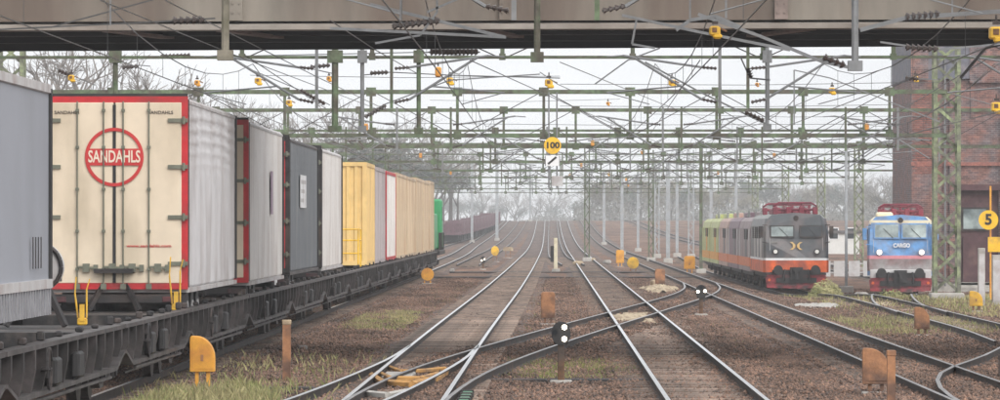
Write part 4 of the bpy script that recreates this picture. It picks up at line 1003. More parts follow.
    if kind == 'o':
        # emblem: two brackets back to back
        for sx in (-1, 1):
            b = MB(); b.prism([(sx*.30, 2.29), (sx*.16, 2.19), (sx*.16, 2.03), (sx*.30, 1.93), (sx*.17, 1.93), (sx*.04, 2.05), (sx*.04, 2.17), (sx*.17, 2.29)], 'y', -.020, -.008) ; b.build('emblem', M_boxy, root)
        b = MB(); b.box(-1.22, -.88, -.016, -.002, 2.23, 2.33); b.build('number_plate', M_locogr2, root)
    else:
        text('CARGO', 'lettering', .26, M_white, root, (.05, -.010, 2.24), width=.78, ofs=.012)
        b = MB(); b.bbox(-1.15, -.35, .5, 1.1, 3.55, 3.80, .08); b.build('roof_vent', M_creamroof, root)
        b = MB(); b.box(-1.44, 1.44, -.02+.22, .30, 3.24, 3.42); b.build('brow_band', M_creamroof, root)
    return root
loco('orange and graphite electric locomotive with a bracket emblem on its nose', 11.6, 232, -.45, 'o')
loco('blue electric locomotive with cream roof and lit headlights', 16.25, 228, -.55, 'b').rotation_euler.z = -.068
yy = 248.3
for i, (kd, bm_, lab) in enumerate((('m', M_mauve, 'faded mauve engine coupled directly behind the orange and graphite one'), ('m', M_purple, 'dull purple engine in the line behind the faded mauve one'), ('m', M_rosy, 'rosy beige engine just ahead of the yellow green ones'),
                                ('y', M_lime, 'yellow green engine next to the mauve ones'), ('y', M_lime, 'rearmost yellow green engine in the line'))):
    loco(lab, 11.62, yy, gz(11.95, yy+7), kd, False, 15.0, bm_); yy += 15.9

# ------------------------------------------------------------------ signals, marker boxes, posts
def ground_at(px, py, X=None): pass
def place(px, pybase, s=None):
    s = s or (pybase-225)/2.85
    return (px-551)/s, F/s, s
def dwarf(px, pyb, ptop, label, lights, lit=True):
    X, Y, s = place(px, pyb); z0 = gz(X, Y)-GD; H = EYE-(ptop-225)/s-z0
    root = thing('dwarf_signal', label, 'signal', (X, Y, z0), 0, 'dwarf signals between the tracks')
    b = MB(); b.bbox(-.06, .06, -.05, .05, 0, H-.35, .012); b.build('post', M_orustl, root)
    b = MB(); b.bbox(-.2, .2, -.15, .15, -.1, .07, .02); b.build('footing', M_conccol, root)
    zc_ = H-.24; pr = []
    for k in range(18):
        a = 2*PI*k/18; pr.append((.175*math.cos(a), zc_+.215*math.sin(a)))
    b = MB(); b.prism(pr, 'y', -.09, .06); b.bbox(-.13, .13, -.02, .14, zc_-.2, zc_+.16, .02); hd = b.build('head', M_black, root)
    for (lx, lz, on) in lights:
        b = MB(); b.tube((lx, -.115, zc_+lz), (lx, -.089, zc_+lz), .045, 14); b.build('lens', M_lampw if on else M_glassd, hd)
        b = MB()
        for k in range(8):
            a0, a1 = PI*k/8, PI*(k+1)/8
            b.tube((lx+.075*math.cos(a0), -.13, zc_+lz+.075*math.sin(a0)), (lx+.075*math.cos(a1), -.13, zc_+lz+.075*math.sin(a1)), .012, 4)
        b.build('hood', M_black, hd)
    return root
dwarf(561, 384, 320, 'black twin-lamp dwarf signal on a rusty post in the middle foreground', ((.06, .11, True), (.06, -.10, True), (-.11, .02, False)))
dwarf(701, 316, 284, 'dwarf signal with three lights right of the crossing', ((-.10, .0, True), (.12, .02, True), (0, .13, False)))
r_ = dwarf(483, 270, 256, 'small dwarf signal glowing white left of the far speed sign', ((-.08, -.05, True), (.09, .03, True)))
def marker(px, pyb, x0, x1, yt, ybx, m, label, shape='D', mark=True, depth=.22):
    X, Y, s = place((x0+x1)/2, pyb); z0 = gz(X, Y)-GD; w = (x1-x0)/s/2; zt = EYE-(yt-225)/s-z0; zb = EYE-(ybx-225)/s-z0
    root = thing('point_marker_box', label, 'marker box', (X, Y, z0), 0, 'rounded marker boxes beside the points')
    if shape == 'D': pr = [(-w, zb), (w, zb)]+[(-.55*w+1.55*w*math.cos(t), zb+(zt-zb)*(.38+.62*math.sin(t))) for t in np.linspace(0, PI/2, 9)]+[(-w*.9, zt), (-w, zt-.03)]
    elif shape == 'R': r = w*.35; pr = [(-w, zb), (w, zb), (w, zt-r), (w-r*.3, zt-r*.3), (w-r, zt), (-w+r, zt), (-w+r*.3, zt-r*.3), (-w, zt-r)]
    else: pr = [(w*math.cos(a), (zt+zb)/2+(zt-zb)/2*math.sin(a)) for a in np.linspace(0, 2*PI, 13)[:-1]]
    b = MB(); b.prism(pr, 'y', -depth/2, depth/2); bo = b.build('housing', m, root)
    bv = bo.modifiers.new('edge', 'BEVEL'); bv.width = .015; bv.segments = 2
    b = MB(); cx_, cz_ = sum(p[0] for p in pr)/len(pr), (zb+zt)/2
    b.prism([(cx_+(x-cx_)*.82, cz_+(z-cz_)*.82) for x, z in pr], 'y', -depth/2-.012, -depth/2+.001); b.build('cover_plate', m, root)
    if mark:
        b = MB(); zc_ = (zt+zb)/2; b.box(-w*.12, w*.10, -depth/2-.018, -depth/2-.013, zb+(zt-zb)*.30, zb+(zt-zb)*.48); b.build('arrow_mark', M_rustbox, root)
    for sx in (-1, 1): b = MB(); b.box(sx*w*.45-.03, sx*w*.45+.03, -.05, .05, 0, zb+.01); b.build('leg', M_rustbox if m is not M_yeldeep else M_yeldeep, root)
    b = MB(); b.bbox(-w*1.1, w*1.1, -.2, .2, -.12, .04, .02); b.build('footing', M_conccol, root)
marker(0, 393, 190, 215, 336, 372, M_yeldeep, 'large orange yellow rounded marker box in the grass before the wagon')
marker(0, 325, 541, 555, 292, 318, M_rustbox, 'brown orange marker box behind the twin-lamp dwarf signal', 'R')
marker(0, 336, 914, 929, 307, 329, M_rustbox, 'small rusty marker box in the weeds at the right')
marker(0, 394, 862, 889, 348, 384, M_rustbox, 'large rust brown marker box beside a steel post at the lower right')
marker(0, 284, 421, 434, 268, 281, M_yeldeep, 'round faced yellow box below the tan containers', 'O', False)
marker(0, 312, 969, 982, 291, 306, M_yel, 'yellow rounded marker box at the foot of the brick building')
marker(0, 274, 684, 695, 256, 269, M_yeldeep, 'yellow box before the yellow green engines', 'R')
marker(0, 267, 616, 624, 250, 263, M_yeldeep, 'small orange box left of the yellow disc box', 'R', False)
marker(0, 273, 627, 639, 257, 269, M_yel, 'small yellow disc shaped box at centre right', 'O', False)
marker(0, 288, 655, 665, 269, 284, M_rustbox, 'small rust brown box right of the yellow disc shaped box', 'R', False)
marker(0, 262, 491, 499, 246, 256, M_yel, 'small yellow box far off left of the speed sign', 'O', False)
marker(0, 258, 503, 513, 247, 251, M_sand, 'low pale yellow box far off left of the speed sign', 'R', False)
def post(px, pyb, ptop, wpx, m, mcap, label):
    X, Y, s = place(px, pyb); z0 = gz(X, Y)-GD; H = EYE-(ptop-225)/s-z0; w = wpx/s/2
    root = thing('steel_post', label, 'post', (X, Y, z0), 0, 'rusty posts by the track')
    b = MB(); b.box(-w, w, -.02, .02, -.1, H); b.box(-w, -w+.02, .02, .12, -.1, H); b.box(w-.02, w, .02, .12, -.1, H); b.build('profile', m, root)
    b = MB(); b.bbox(-w-.01, w+.01, -.03, .13, H, H+.09, .01); b.build('cap', mcap, root)
    return root
post(286.5, 383, 325, 8, M_rustbox, M_sand, 'rust red channel post with a pale cap left of the points')
post(891, 408, 356, 8, M_rustbox, M_rustbox, 'rust red post next to the large rust brown marker box')
post(1001, 380, 360, 5, M_dark, M_dark, 'dark stub post at the right edge')

# speed sign hung under the first full portal, and the marker post far below it
s = F/189.6; z0 = 0.0
r_ = thing('speed_sign', 'yellow speed disc above a white slashed plate, hung under the first green portal', 'sign', ((552.5-551)/s, 189.6, 0))
def zz_(py): return EYE-(py-225)/s-z0
b = MB(); b.tube((-.14, 0, zz_(188)), (-.14, 0, zz_(92)), .035, 6); b.build('hanger_post', M_galv, r_); b = MB(); b.tube((.17, 0, zz_(188)), (.17, 0, zz_(92)), .035, 6); b.build('hanger_post', M_galv, r_)
b = MB(); b.tube((0, -.13, zz_(145.5)), (0, -.10, zz_(145.5)), .33, 30); b.build('disc', M_yel, r_)
text('100', 'number', .33, M_ink, r_, (0, -.138, zz_(145.5)), width=.50, ofs=.012)
b = MB(); b.box(-.29, .29, -.12, -.10, zz_(166), zz_(155.5)); b.build('plate', M_white, r_)
b = MB(); b.bar((-.17, -.128, zz_(164)), (.15, -.128, zz_(157)), .01, .08); b.build('slash', M_ink, r_)
for x in (-.285, .265): b = MB(); b.box(x, x+.02, -.128, -.121, zz_(166), zz_(155.5)); b.build('plate_border', M_ink, r_)
b = MB(); b.box(-.02, .40, -.12, -.10, zz_(186), zz_(176)); b.build('lower_plate', M_ltgrey, r_)
X, Y, s = place(555.5, 273); z0 = gz(X, Y)-GD
r_ = thing('marker_post', 'slim cream marker post with a dark side plate standing between the main tracks', 'marker post', (X, Y, z0))
b = MB(); b.bbox(-.10, .12, -.10, .10, 0.1, zz_(238), .02); b.build('casing', M_creamroof, r_)
b = MB(); b.bbox(-.30, -.10, -.14, -.1, zz_(262), zz_(246), .01); b.build('side_plate', M_dark, r_)
b = MB(); b.bbox(-.22, .26, -.2, .2, -.05, .25, .02); b.build('footing', M_conccol, r_)

# track number signs at the right edge
X, Y, s = place(988, 300); z0 = gz(X, Y)-GD
r_ = thing('track_number_sign', 'yellow disc with the number 5 over a yellow square on one pole', 'sign', (X, Y, z0))
def zz_(py): return EYE-(py-225)/s-z0
b = MB(); b.tube((0.08, .05, 0), (.08, .05, zz_(186)), .04, 8); b.build('pole', M_yeldeep, r_)
b = MB(); b.tube((0, -.03, zz_(220)), (0, 0, zz_(220)), .37, 30); b.build('disc', M_yel, r_)
text('5', 'number', .56, M_ink, r_, (0, -.036, zz_(220)), ofs=.02)
b = MB(); b.box(-.02, .62, -.03, 0, zz_(252), zz_(237)); b.build('square_plate', M_yel, r_)
for k, (px, w_, pt, lab, m) in enumerate(((981, 7, 248, 'pale concrete post below the yellow square sign', M_conccol), (996, 9, 255, 'wide pale cabinet at the right edge below the yellow square sign', M_conccol))):
    X, Y, s = place(px, 306); z0 = gz(X, Y)-GD; r_ = thing('relay_cabinet', lab, 'cabinet', (X, Y, z0))
    h = EYE-(pt-225)/s-z0; w2 = w_/s/2; b = MB(); b.bbox(-w2, w2, -w2, w2, 0, h, .02); b.build('housing', m, r_); b = MB(); b.box(-w2*.8, w2*.8, -w2-.01, -w2-.002, h*.1, h*.9); b.build('door', M_ltgrey, r_)
# green sign-like switch cover, conduits and sand at the points
X, Y, s = place(464, 392)
gr = thing('switch_heater_cover', 'green painted cover lying along the right rail at the points', 'cover', (-1.36, 76, -.16))
b = MB(); b.bbox(-.07, .10, -3.2, 3.6, 0, .13, .02); b.build('cover', M_greenbox, gr)
for k in range(6): b = MB(); b.box(-.09, .115, -3+k*1.2, -2.86+k*1.2, .0, .145); b.build('strap', M_dark, gr)
def conduit(ctrl, r, label, m):
    n = 14; pts = []
    for i in range(n+1):
        t = i/n*(len(ctrl)-1); k = min(int(t), len(ctrl)-2); u = t-k; u = u*u*(3-2*u)
        pts.append(Vector(ctrl[k]).lerp(Vector(ctrl[k+1]), u))
    b = MB(); b.path(pts, r, 6); o = b.build('cable_conduit', m); tag(o, label, 'conduit', 'conduits lying across the points')
def G(px, py, up=.0):
    s = (py-225)/(2.65+.07-up); return ((px-551)/s, F/s, -.07+up)
conduit([G(372, 376), G(383, 383), G(412, 385), G(436, 379), G(446, 372)], .07, 'lower ochre conduit bowed across the left points', M_ochre)
conduit([G(378, 373), G(392, 379), G(420, 379), G(438, 374)], .05, 'middle ochre conduit bowed across the left points', M_ochre)
conduit([G(388, 367), G(402, 372), G(425, 371), G(445, 369)], .045, 'upper ochre conduit bowed across the left points', M_ochre)
b = MB(); b.path([G(368, 394), G(388, 396), G(408, 392)], .06, 5); tag(b.build('plank', M_conccol), 'pale plank lying across the foreground points', 'plank')
b = MB(); b.bbox(-3.05, -2.5, 88, 90.5, -.15, -.06, .02); tag(b.build('plank', M_conccol), 'pale plank between the rails beyond the ochre conduits', 'plank')
def mound(x0, x1, y0, y1, h, m, label, cat='sand patch', name='sand_patch', skew=0.0):
    n = 22; V = []
    for j in range(n+1):
        for i in range(n+1):
            u, v = i/n*2-1, j/n*2-1; a_ = math.atan2(v, u); e = max(0, 1-(u*u+v*v)*(1.25+.35*math.sin(3*a_+x0)+.25*math.sin(7*a_+y0)+.2*math.sin(13*a_)))**.6*(.8+.5*rng.random())
            V.append((x0+(x1-x0)*(u+1)/2+skew*(v), y0+(y1-y0)*(v+1)/2, -.22+h*e+rng.normal(0, .008)))
    Fc = [(j*(n+1)+i, j*(n+1)+i+1, (j+1)*(n+1)+i+1, (j+1)*(n+1)+i) for j in range(n) for i in range(n)]
    o = fastmesh(name, np.array(V), np.array(Fc), m); tag(o, label, cat, kind='stuff')
mound(1.55, 3.4, 137, 158, .15, M_sand, 'beige sand heaped between the crossing rails')
mound(10.6, 12.4, 166, 182, .10, M_sand, 'pale sand beside the siding points')
mound(8.6, 10.4, 168, 176, .11, M_conccol, 'pale grey rubble strip before the locomotives')
mound(3.9, 5.6, 205, 222, .22, M_sand, 'small beige heap near the yellow disc box')

# cable trough and cross timbers across the middle distance
for (x0, x1, y, lab) in ((-7, 8.5, 262, 'long dark cable trough crossing the main tracks'), (-6, 6, 290, 'far dark cable trough crossing the main tracks'), (-2.1, 2.0, 88.5, 'dark timber walkway before the twin-lamp dwarf signal'), (-6.2, -3.6, 84, 'dark timber edging by the rust red post')):
    b = MB(); n = 6
    for k in range(n): b.bbox(x0+(x1-x0)*k/n+.02, x0+(x1-x0)*(k+1)/n-.02, y-(.9 if y > 200 else .25), y+(.9 if y > 200 else .25), -.25, -.11 if y > 200 else -.13, .02)
    tag(b.build('cable_trough', M_dark), lab, 'cable trough', kind='stuff')

# ------------------------------------------------------------------ brick building at the right
def building():
    Xl, Yf, Zg = 18.25, 248, -.75; W, D, H = 14, 14, 15.0
    root = thing('brick_building', 'tall red brick building with slate coloured upper band at the right edge', 'building', (Xl, Yf, Zg))
    # brick walls, in a front with recess for the doorway
    def wallbox(x0, x1, z0, z1, m=M_brickw, y=0, nm='wall', d=.5):
        b = MB(); b.box(x0, x1, y, y+d, z0, z1); return b.build(nm, m, root)
    wallbox(0, W, 8.1, 10.79)
    wallbox(0, 2.3, .5, 8.095); wallbox(4.4, W, 5.2, 8.095); wallbox(2.303, 4.397, 5.2, 8.095); wallbox(4.4, W, .5, 5.195)
    b = MB(); b.box(0, .5, .51, D, .5, 10.79); b.build('side_wall', M_brickw, root)
    b = MB(); b.box(-.06, W, -.06, D, -.6, .495); b.build('plinth', M_conccol, root)
    b = MB(); b.box(-.05, W, -.20, D, 10.8, 13.2); b.build('upper_band', M_slate, root)
    b = MB(); b.box(0, W, 0, D, 13.21, H); b.build('parapet', M_slate, root)
    b = MB(); b.box(2.31, 4.39, .35, .6, .5, 5.19); b.build('recess_panel', M_maroon, root)
    b = MB(); b.box(2.2, 4.5, -.12, .3, 5.15, 5.45); b.build('lintel', M_maroon, root)
    f_ = MB(); f_.box(2.5, 3.9, .25, .345, 3.1, 4.3); fw = f_.build('window', M_dark, root)
    f_ = MB(); f_.box(2.62, 3.78, .235, .249, 3.2, 4.2); f_.build('pane', M_glass, fw)
    f_ = MB(); f_.box(2.6, 3.9, .2, .34, .5, 2.8); f_.build('door', M_maroon, root)
    for k in range(4):
        b = MB(); b.box(2.36+k*.0, 4.34, -.9+k*.28, 0, .0+k*.12, .115+k*.12); b.build('step', M_conccol, root)
    b = MB(); b.box(-.07, .8, -.42, -.21, 10.81, 13.2); b.build('corner_pier', M_brickw, root)
    b = MB(); b.box(2.9, 4.6, -.26, -.205, 10.6, 12.4); b.build('brick_infill', M_brickw, root)
    # raised brick piers and panels
    for x0, x1 in ((-.02, 1.5), (1.9, 2.2), (4.5, 5.0), (6.2, 6.8), (9, 9.6)):
        b = MB(); b.box(x0, x1, -.14, -.004, .5 if x0 > 0 else .51, 10.79); b.build('pier', M_brickw, root)
    for z in (6.4, 9.2):
        b = MB(); b.box(-.05, W, -.17, -.145, z, z+.18); b.build('string_course', M_brick, root)
    # brick courses: 300 bricks proud of the wall, larger than life courses at the corner pier and doorway
    proto = None; cnt = 0
    for (xa, xb, za, zb_) in ((0.02, 1.48, 6.0, 10.1),):
        z = za; row = 0
        while z < zb_ and cnt < 296:
            x = xa+(.12 if row % 2 else 0)
            while x+.24 < xb and cnt < 296:
                if proto is None:
                    b = MB(); b.box(0, .235, -.165, -.1405, 0, .065); proto = b.build('brick', M_brick, root, loc=(x, 0, z)); o = proto
                else: o = proto.copy(); C.objects.link(o); o.location = (x, random.uniform(-.006, .004), z)
                o.parent = root
                x += .25; cnt += 1
            z += .08*1.15*1.2; row += 1
    # arched brick panel seen upper right
    b = MB(); pr = [(5.05, 7.6)]+[(5.6+.55*-math.cos(t), 9.3+.55*math.sin(t)) for t in np.linspace(0, PI, 9)]+[(6.15, 7.6)]
    b.prism(pr, 'y', -.05, -.003); b.build('arched_panel', M_brick, root)
    b = MB(); b.tube((4.75, -.3, .3), (4.75, -.3, 12), .06, 8); b.build('downpipe', M_dark, root)
    b = MB(); b.tube((1.65, -.3, .3), (1.65, -.3, 12), .05, 8); b.build('downpipe', M_galv, root)
building()

# ------------------------------------------------------------------ masts right of centre
def mast(px, pyb, ytop, wpx, m, label, lattice=False):
    X, Y, s = place(px, pyb); z0 = gz(X, Y)-GD; H = EYE-(ytop-225)/s-z0; w = max(.05, wpx/s/2)
    root = thing('catenary_mast', label, 'mast', (X, Y, z0), 0, 'masts standing among the far tracks')
    if lattice:
        for sx in (-1, 1):
            b = MB(); b.box(sx*w-.05, sx*w+.05, -.1, .1, 0, H); b.build('channel', m, root)
        b = MB(); z = .4; k = 0
        while z < H-.6: q = 1 if k % 2 else -1; b.bar((-w*q, -.08, z), (w*q, -.08, z+.6), .02, .06); z += .6; k += 1
        b.build('lacing', m, root)
    else:
        b = MB(); b.box(-w, w, -.12, -.10, 0, H); b.box(-w, w, .10, .12, 0, H); b.box(-.012, .012, -.10, .10, 0, H); b.build('h_section', m, root)
    b = MB(); b.bbox(-.35, .35, -.35, .35, -.2, .35, .04); b.build('footing', M_conccol, root)
    sd_ = random.choice((-1, 1)); b = MB(); b.tube((0, 0, H-.6), (sd_*2.4, 0, H-.3), .035, 5); b.tube((0, 0, H-1.7), (sd_*2.0, 0, H-.35), .035, 5); b.build('bracket', M_galv, root)
for a in ((587, 262, 148, 4.5, M_green, 'dark green lattice mast right of the speed sign', True), (651, 262, 150, 4.5, M_green, 'dark green mast at the left of the mast cluster', True), (657, 258, 158, 4, M_palem, 'pale mast next to the dark one in the cluster', True),
          (668, 262, 162, 4, M_palem, 'pale blue grey mast in the middle of the cluster', False), (677, 257, 150, 3, M_palem, 'thin pale mast in the middle of the cluster', False), (691, 258, 150, 5, M_palem, 'bright galvanised mast near the yellow box', True),
          (701, 266, 148, 3.2, M_green, 'dark mast beside the yellow green engine', False), (622, 255, 170, 3, M_palem, 'thin mast above the orange and yellow boxes', False), (638, 252, 165, 2.5, M_palem, 'thin faint mast right of the yellow box', False),
          (604, 248, 172, 2.5, M_palem, 'faint thin mast far right of the speed sign', False), (711, 254, 150, 3, M_palem, 'slim mast above the yellow green engine', False), (497, 246, 150, 3, M_palem, 'slim mast far left of the speed sign', False),
          (472, 247, 160, 2.5, M_palem, 'slim mast behind the wine coloured wagons', False), (530, 240, 165, 2, M_palem, 'faint mast in the mist left of centre', False), (846, 282, 135, 2.5, M_palem, 'slim mast between the two locomotives', False), (736, 262, 150, 3, M_palem, 'slim mast behind the mauve engines', False)):
    mast(*a)

# ------------------------------------------------------------------ trees, houses
def tree_mesh(seed, H, kind):
    rnd = random.Random(seed); T = MB(); W = MB()
    def grow(p, d, L, r, depth, maxd):
        q = p + d*L
        (T if depth < 3 else W).tube(p, q, r, 5 if depth < 2 else 3, r*.7)
        if depth >= maxd: 
            return
        nb = 3 if depth < 2 else rnd.choice((2, 3, 3))
        for _ in range(nb):
            a = Vector((rnd.gauss(0, 1), rnd.gauss(0, 1), rnd.gauss(.25, .6))).normalized()
            nd = (d*1.0 + a*rnd.uniform(.45, .85)).normalized(); grow(p+d*L*rnd.uniform(.75, 1), nd, L*rnd.uniform(.62, .82), r*.62, depth+1, maxd)
    grow(Vector((0, 0, -.3)), Vector((rnd.uniform(-.05, .05), 0, 1)).normalized(), H*.27, H*.018, 0, 6 if kind == 'bare' else 5)
    if kind != 'bare':
        V = []; Fc = []
        tips = [Vector(W.v[i]) for i in range(0, len(W.v), 6)]
        for t in tips:
            for _ in range(3):
                c = t+Vector((rnd.gauss(0, .35), rnd.gauss(0, .35), rnd.gauss(0, .3))); a = Vector((rnd.gauss(0, 1), rnd.gauss(0, 1), rnd.gauss(0, 1))).normalized(); b_ = a.orthogonal().normalized(); s_ = rnd.uniform(.10, .24)
                k = len(V); V += [c+a*s_, c+b_*s_, c-a*s_]; Fc.append((k, k+1, k+2))
        L_ = MB(); L_.add(V, Fc)
        return T, W, L_
    return T, W, None
def tree(seed, H, kind, m=None):
    T, W, L_ = tree_mesh(seed, H, kind)
    root = empty('bare_tree' if kind == 'bare' else 'leafy_tree')
    T.build('trunk', M_bark, root)
    if L_: W.add(L_.v, L_.f)
    W.build('crown', m or M_twig, root)
    return root
protos = [tree(11, 11, 'bare'), tree(23, 12, 'bare'), tree(37, 10, 'bare'), tree(41, 9, 'leaf', M_ever), tree(57, 8, 'leaf', M_olive)]
used = [False]*5
near_labels = []
def put_tree(pi, x, y, sc, label, group):
    src = protos[pi]
    if not used[pi]: used[pi] = True; o = src
    else: o = copy_tree(src)
    o.location = (x, y, gz(x, y)-GD); o.rotation_euler.z = random.uniform(0, 6.28); sc *= 1.32; o.scale = (sc*random.uniform(.95, 1.2), sc*random.uniform(.95, 1.2), sc)
    tag(o, label, 'tree', group)
spots = [(pi, (px-551)*Y/F, Y, h) for pi, px, Y, h in
         ((0, 88, 230, 1.0), (1, 60, 260, .95), (2, 178, 260, .85), (0, 205, 280, .8), (1, 228, 300, .8), (2, 262, 300, .78), (0, 290, 330, .85), (1, 322, 340, .8), (2, 350, 360, .8))]
nl = ['bare pale tree high behind the cream trailer', 'bare tree at far left behind the first trailer', 'bare tree behind the roof of the cream trailer', 'second bare tree behind the white trailers', 'third bare tree behind the white trailers', 'bare tree behind the red framed trailer',
      'bare tree behind the slate trailer', 'bare tree behind the dirty white trailer', 'bare tree left of the yellow container']
for (pi, x, y, h), lab in zip(spots, nl): put_tree(pi, x*2.1, y*2.1, h*2.2, lab, 'bare trees behind the train')
for k in range(13):
    px = 368+k*7.5; Y = 740+k*16+random.uniform(-15, 15); put_tree((3, 0, 3, 1)[k % 4], (px-551)*Y/F, Y, random.uniform(.9, 1.15)*(1.66-.04*k), ('dusky evergreen', 'bare dusky tree', 'dusky evergreen', 'spreading bare tree')[k % 4]+(' rising above the pale grey box' if px < 395 else ' rising above the tan containers' if px < 430 else ' rising above the green engine'), 'dusky trees behind the tan containers')
LM = ((640, 'right of the speed sign mast'), (700, 'behind the cluster of masts'), (765, 'above the mauve engines'), (830, 'above the orange and graphite locomotive'), (870, 'in the gap between the two locomotives'), (1200, 'above or beyond the blue locomotive'))
KN = ('tall bare hazy tree', 'bare hazy tree with a broad crown', 'slender bare hazy tree', 'dark evergreen in the haze', 'olive leafy tree in the haze')
for k in range(84):
    px = 588+k*4.7+random.uniform(-4, 4); Y = random.choice((1350, 1600, 1900))+random.uniform(-90, 90)
    pi = (0, 4, 1, 3, 2, 4)[k % 6]; lm = next(t for q, t in LM if px < q)
    put_tree(pi, (px-551)*Y/F, Y, random.uniform(.45, .72)*(Y/600), KN[pi]+' '+lm, 'hazy trees beyond the yard, '+lm)
for k in range(22):
    px = 440+k*6.5+random.uniform(-3, 3); Y = random.uniform(1700, 2250)
    pi = (0, 3, 1, 2)[k % 4]; lm = 'over the wine coloured wagons' if px < 495 else 'where the tracks vanish'
    put_tree(pi, (px-551)*Y/F, Y, random.uniform(1.1, 1.7), 'faint '+KN[pi]+' '+lm, 'misty trees '+lm)
def bush(x, y, r, h, n, m, label, cat='bush', name='bush', kind=None):
    V = []; Fc = []
    for _ in range(n):
        a = rng.random()*2*PI; rr = r*math.sqrt(rng.random()); z = h*rng.random()*(1-(rr/r)**2*.8)
        c = Vector((x+rr*math.cos(a), y+rr*math.sin(a)*2, gz(x, y)-GD+z)); u = Vector(rng.normal(0, 1, 3)).normalized(); w_ = u.orthogonal().normalized(); s_ = rng.uniform(.03, .08)
        k = len(V); V += [c+u*s_*1.6, c+w_*s_, c-u*s_*1.6]; Fc.append((k, k+1, k+2))
    o = fastmesh(name, np.array(V), np.array(Fc), m); tag(o, label, cat, kind=kind)
bush(11.2, 200, .7, .85, 1100, M_grassd, 'straggly yellow green bush before the orange locomotive')
bush(13.6, 196, .6, .4, 200, M_grassd, 'low dry bush between the two locomotives')
bush(17.4, 190, .9, .35, 350, M_grassd, 'low dry scrub at the foot of the lattice mast')

def far_woods():
    n = 60000; px = rng.uniform(480, 960, n); Y = rng.uniform(1150, 2200, n); mid = (px > 498) & (px < 574); Y[mid] = rng.uniform(1850, 2250, mid.sum())
    x = (px-551)*Y/F; hgt = 5.2+1.8*np.sin(x*.07)+1.2*np.sin(x*.23+2)+rng.normal(0, .5, n)
    z = np.array([gz(a, b_) for a, b_ in zip(x, Y)])-GD+np.maximum(.1, hgt)*rng.random(n)**.8
    c = np.stack([x, Y, z], -1)[:, None, :]; V = (c+rng.normal(0, .26, (n, 3, 3))).reshape(-1, 3)
    Fc = np.arange(n*3).reshape(-1, 3)
    o = fastmesh('woods', V, Fc, M_farwood); tag(o, 'low brown undergrowth along the foot of the misty tree line', 'woods', kind='stuff')
far_woods()
def house(px, Y, wpx, hz, m, label, gable=True):
    x = (px-551)*Y/F; w = wpx*Y/F; z0 = gz(x, Y)-GD-.5
    root = thing('house' if gable else 'shed', label, 'building', (x, Y, z0)); h = hz+.5
    b = MB(); b.box(-w/2, w/2, 0, 10, 0, h); b.build('wall', m, root)
    b = MB()
    if gable: b.prism([(-w/2-.4, h+.002), (w/2+.4, h+.002), (w/2*.2, h+w*.28), (-w/2*.2, h+w*.28)], 'y', -.4, 10.4)
    else: b.box(-w/2-.2, w/2+.2, -.2, 10.2, h+.002, h+.3)
    b.build('roof', M_roofd, root)
    n = max(2, int(w/2.4))
    for k in range(n):
        cx_ = -w/2+w*(k+.5)/n
        for zf in ([1.9] if hz < 5 else [1.9, 4.6]):
            b = MB(); b.box(cx_-.5, cx_+.5, -.04, .02, zf, zf+1.2); wi = b.build('window', M_white, root)
            b = MB(); b.box(cx_-.4, cx_+.4, -.055, -.041, zf+.1, zf+1.1); b.build('pane', M_glassd, wi)
house(842, 480, 34, 2.0, M_house, 'long low white shed between the locomotives', False)
house(957, 330, 60, 3.6, M_roofd, 'dark low shed beside the brick building', False)
# bare low wall / fence behind the yard
f = thing('yard_fence', 'low pale fence between the two locomotives', 'fence', (14, 300, -.7))
for k in range(14): b = MB(); b.box(k*.9-3, k*.9-2.3, 0, .05, .2, 1.15); b.build('board', M_ltgrey, f)
for z in (.4, .95): b = MB(); b.box(-3.1, 10, .051, .1, z, z+.08); b.build('rail', M_ltgrey, f)

# ------------------------------------------------------------------ grass
def grass(n, sampler, h0, h1, m, label, lean=.25, width=.010):
    xy = np.array([sampler() for _ in range(n)]); h = rng.uniform(h0, h1, n)*rng.uniform(.5, 1, n)
    z = np.array([gz(a, b) for a, b in xy])-GD
    a = rng.random(n)*2*PI; w_ = width*rng.uniform(.6, 1.4, n); lx = rng.normal(0, lean, n)*h; ly = rng.normal(0, lean, n)*h
    V = np.zeros((n, 4, 3))
    V[:, 0] = np.stack([xy[:, 0]-w_*np.cos(a), xy[:, 1]-w_*np.sin(a), z], -1); V[:, 1] = np.stack([xy[:, 0]+w_*np.cos(a), xy[:, 1]+w_*np.sin(a), z], -1)
    V[:, 2] = np.stack([xy[:, 0]+lx*.4+w_*.7*np.cos(a), xy[:, 1]+ly*.4+w_*.7*np.sin(a), z+h*.6], -1); V[:, 3] = np.stack([xy[:, 0]+lx, xy[:, 1]+ly, z+h], -1)
    Fc = (np.array([[0, 1, 2], [0, 2, 3]])[None]+np.arange(n)[:, None, None]*4).reshape(-1, 3)
    o = fastmesh('grass', V.reshape(-1, 3), Fc, m); tag(o, label, 'grass', kind='stuff')
def box_s(x0, x1, y0, y1, dens=None):
    def f():
        while True:
            x = random.uniform(x0, x1); y = random.uniform(y0, y1)
            q = .5+.5*math.sin(x*3.1+y*.5)*math.sin(x*1.3-y*.27+1)
            u = (x-x0)/(x1-x0)*2-1; v = (y-y0)/(y1-y0)*2-1
            if random.random() < q*(1.15-u*u*.6-v*v*.5): return (x, y)
    return f
grass(15000, box_s(-6.5, -4.3, 64, 84), .06, .32, M_grassd, 'tall dry grass between the train and the foreground points')
grass(4000, box_s(-5.3, -3.6, 62, 74), .10, .3, M_grassg, 'green grass tufts at the lower left')
grass(5000, box_s(-5.9, -4.0, 132, 160), .04, .16, M_grassd, 'low yellow grass strip beside the train')
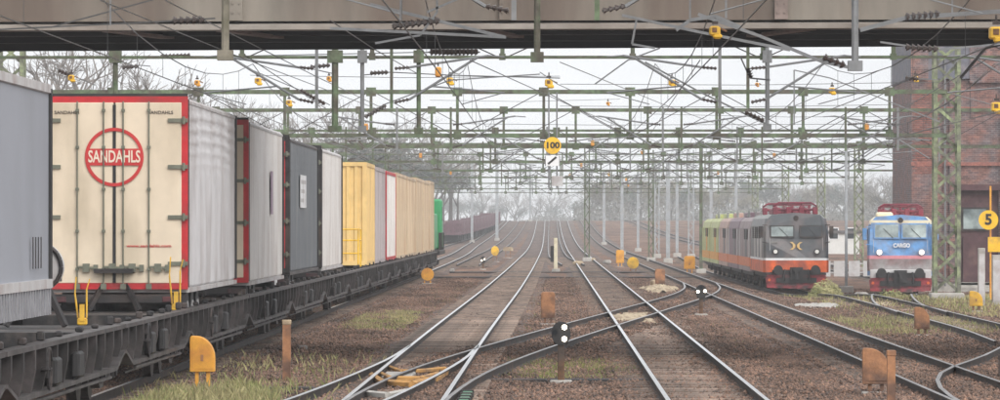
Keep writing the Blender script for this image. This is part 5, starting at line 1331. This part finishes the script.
grass(5500, box_s(-1.0, 1.7, 90, 103), .03, .12, M_grassg, 'green weeds behind the twin-lamp dwarf signal')
grass(5000, box_s(8.2, 12.5, 126, 150), .05, .22, M_grassd, 'dry weeds around the small rusty marker box')
grass(9000, box_s(9.6, 19, 150, 215), .05, .26, M_grassd, 'dry weeds in the yard before the locomotives', width=.02)
grass(1500, box_s(-7.0, -3.2, 60, 105), .06, .3, M_grassd, 'sparse dry stalks around the foreground grass', .35)
grass(2500, box_s(-5, 5, 60, 240), .03, .10, M_grassg, 'scattered weeds between the tracks')

# small clutter: stones, junction boxes
for i, (px, py, sz, m, lab) in enumerate(((303, 350, .10, M_conccol, 'pale stone lying left of the points'), (657, 286, .3, M_sand, 'pale low box near the rust brown box'), (578, 266, .35, M_sand, 'pale yellow heap cover right of the speed mast'), (607, 264, .3, M_conccol, 'white low cover between the far rails'),
                                          (592, 262, .3, M_sand, 'cream low cover by the far rails'), (452, 272, .2, M_conccol, 'small pale cover at the rear of the train'), (207, 300, .1, M_orustl, 'rusty bracket beside the wagon'), (861, 292, .3, M_conccol, 'white low box left of the blue locomotive'), (843, 268, .3, M_conccol, 'pale crate behind the yard points'))):
    X, Y, s = place(px, py); b = MB(); b.bbox(-sz, sz, -sz*.7, sz*.7, 0, sz*1.0, sz*.25); o = b.build('junction_box', m, loc=(X, Y, gz(X, Y)-GD)); tag(o, lab, 'junction box'); o.rotation_euler.z = .3*i

# ------------------------------------------------------------------ haze
b = MB(); b.box(-430, 430, -60, 2450, -5, 27)
hz = b.build('haze', []); tag(hz, kind='stuff')
m = bpy.data.materials.new('haze_air'); m.use_nodes = True; n = m.node_tree; n.nodes.clear()
pv = n.nodes.new('ShaderNodeVolumePrincipled'); pv.inputs['Color'].default_value = (.985, .99, 1, 1); pv.inputs['Density'].default_value = .00038; pv.inputs['Anisotropy'].default_value = .2
oo = n.nodes.new('ShaderNodeOutputMaterial'); n.links.new(pv.outputs[0], oo.inputs['Volume']); hz.data.materials.append(m)
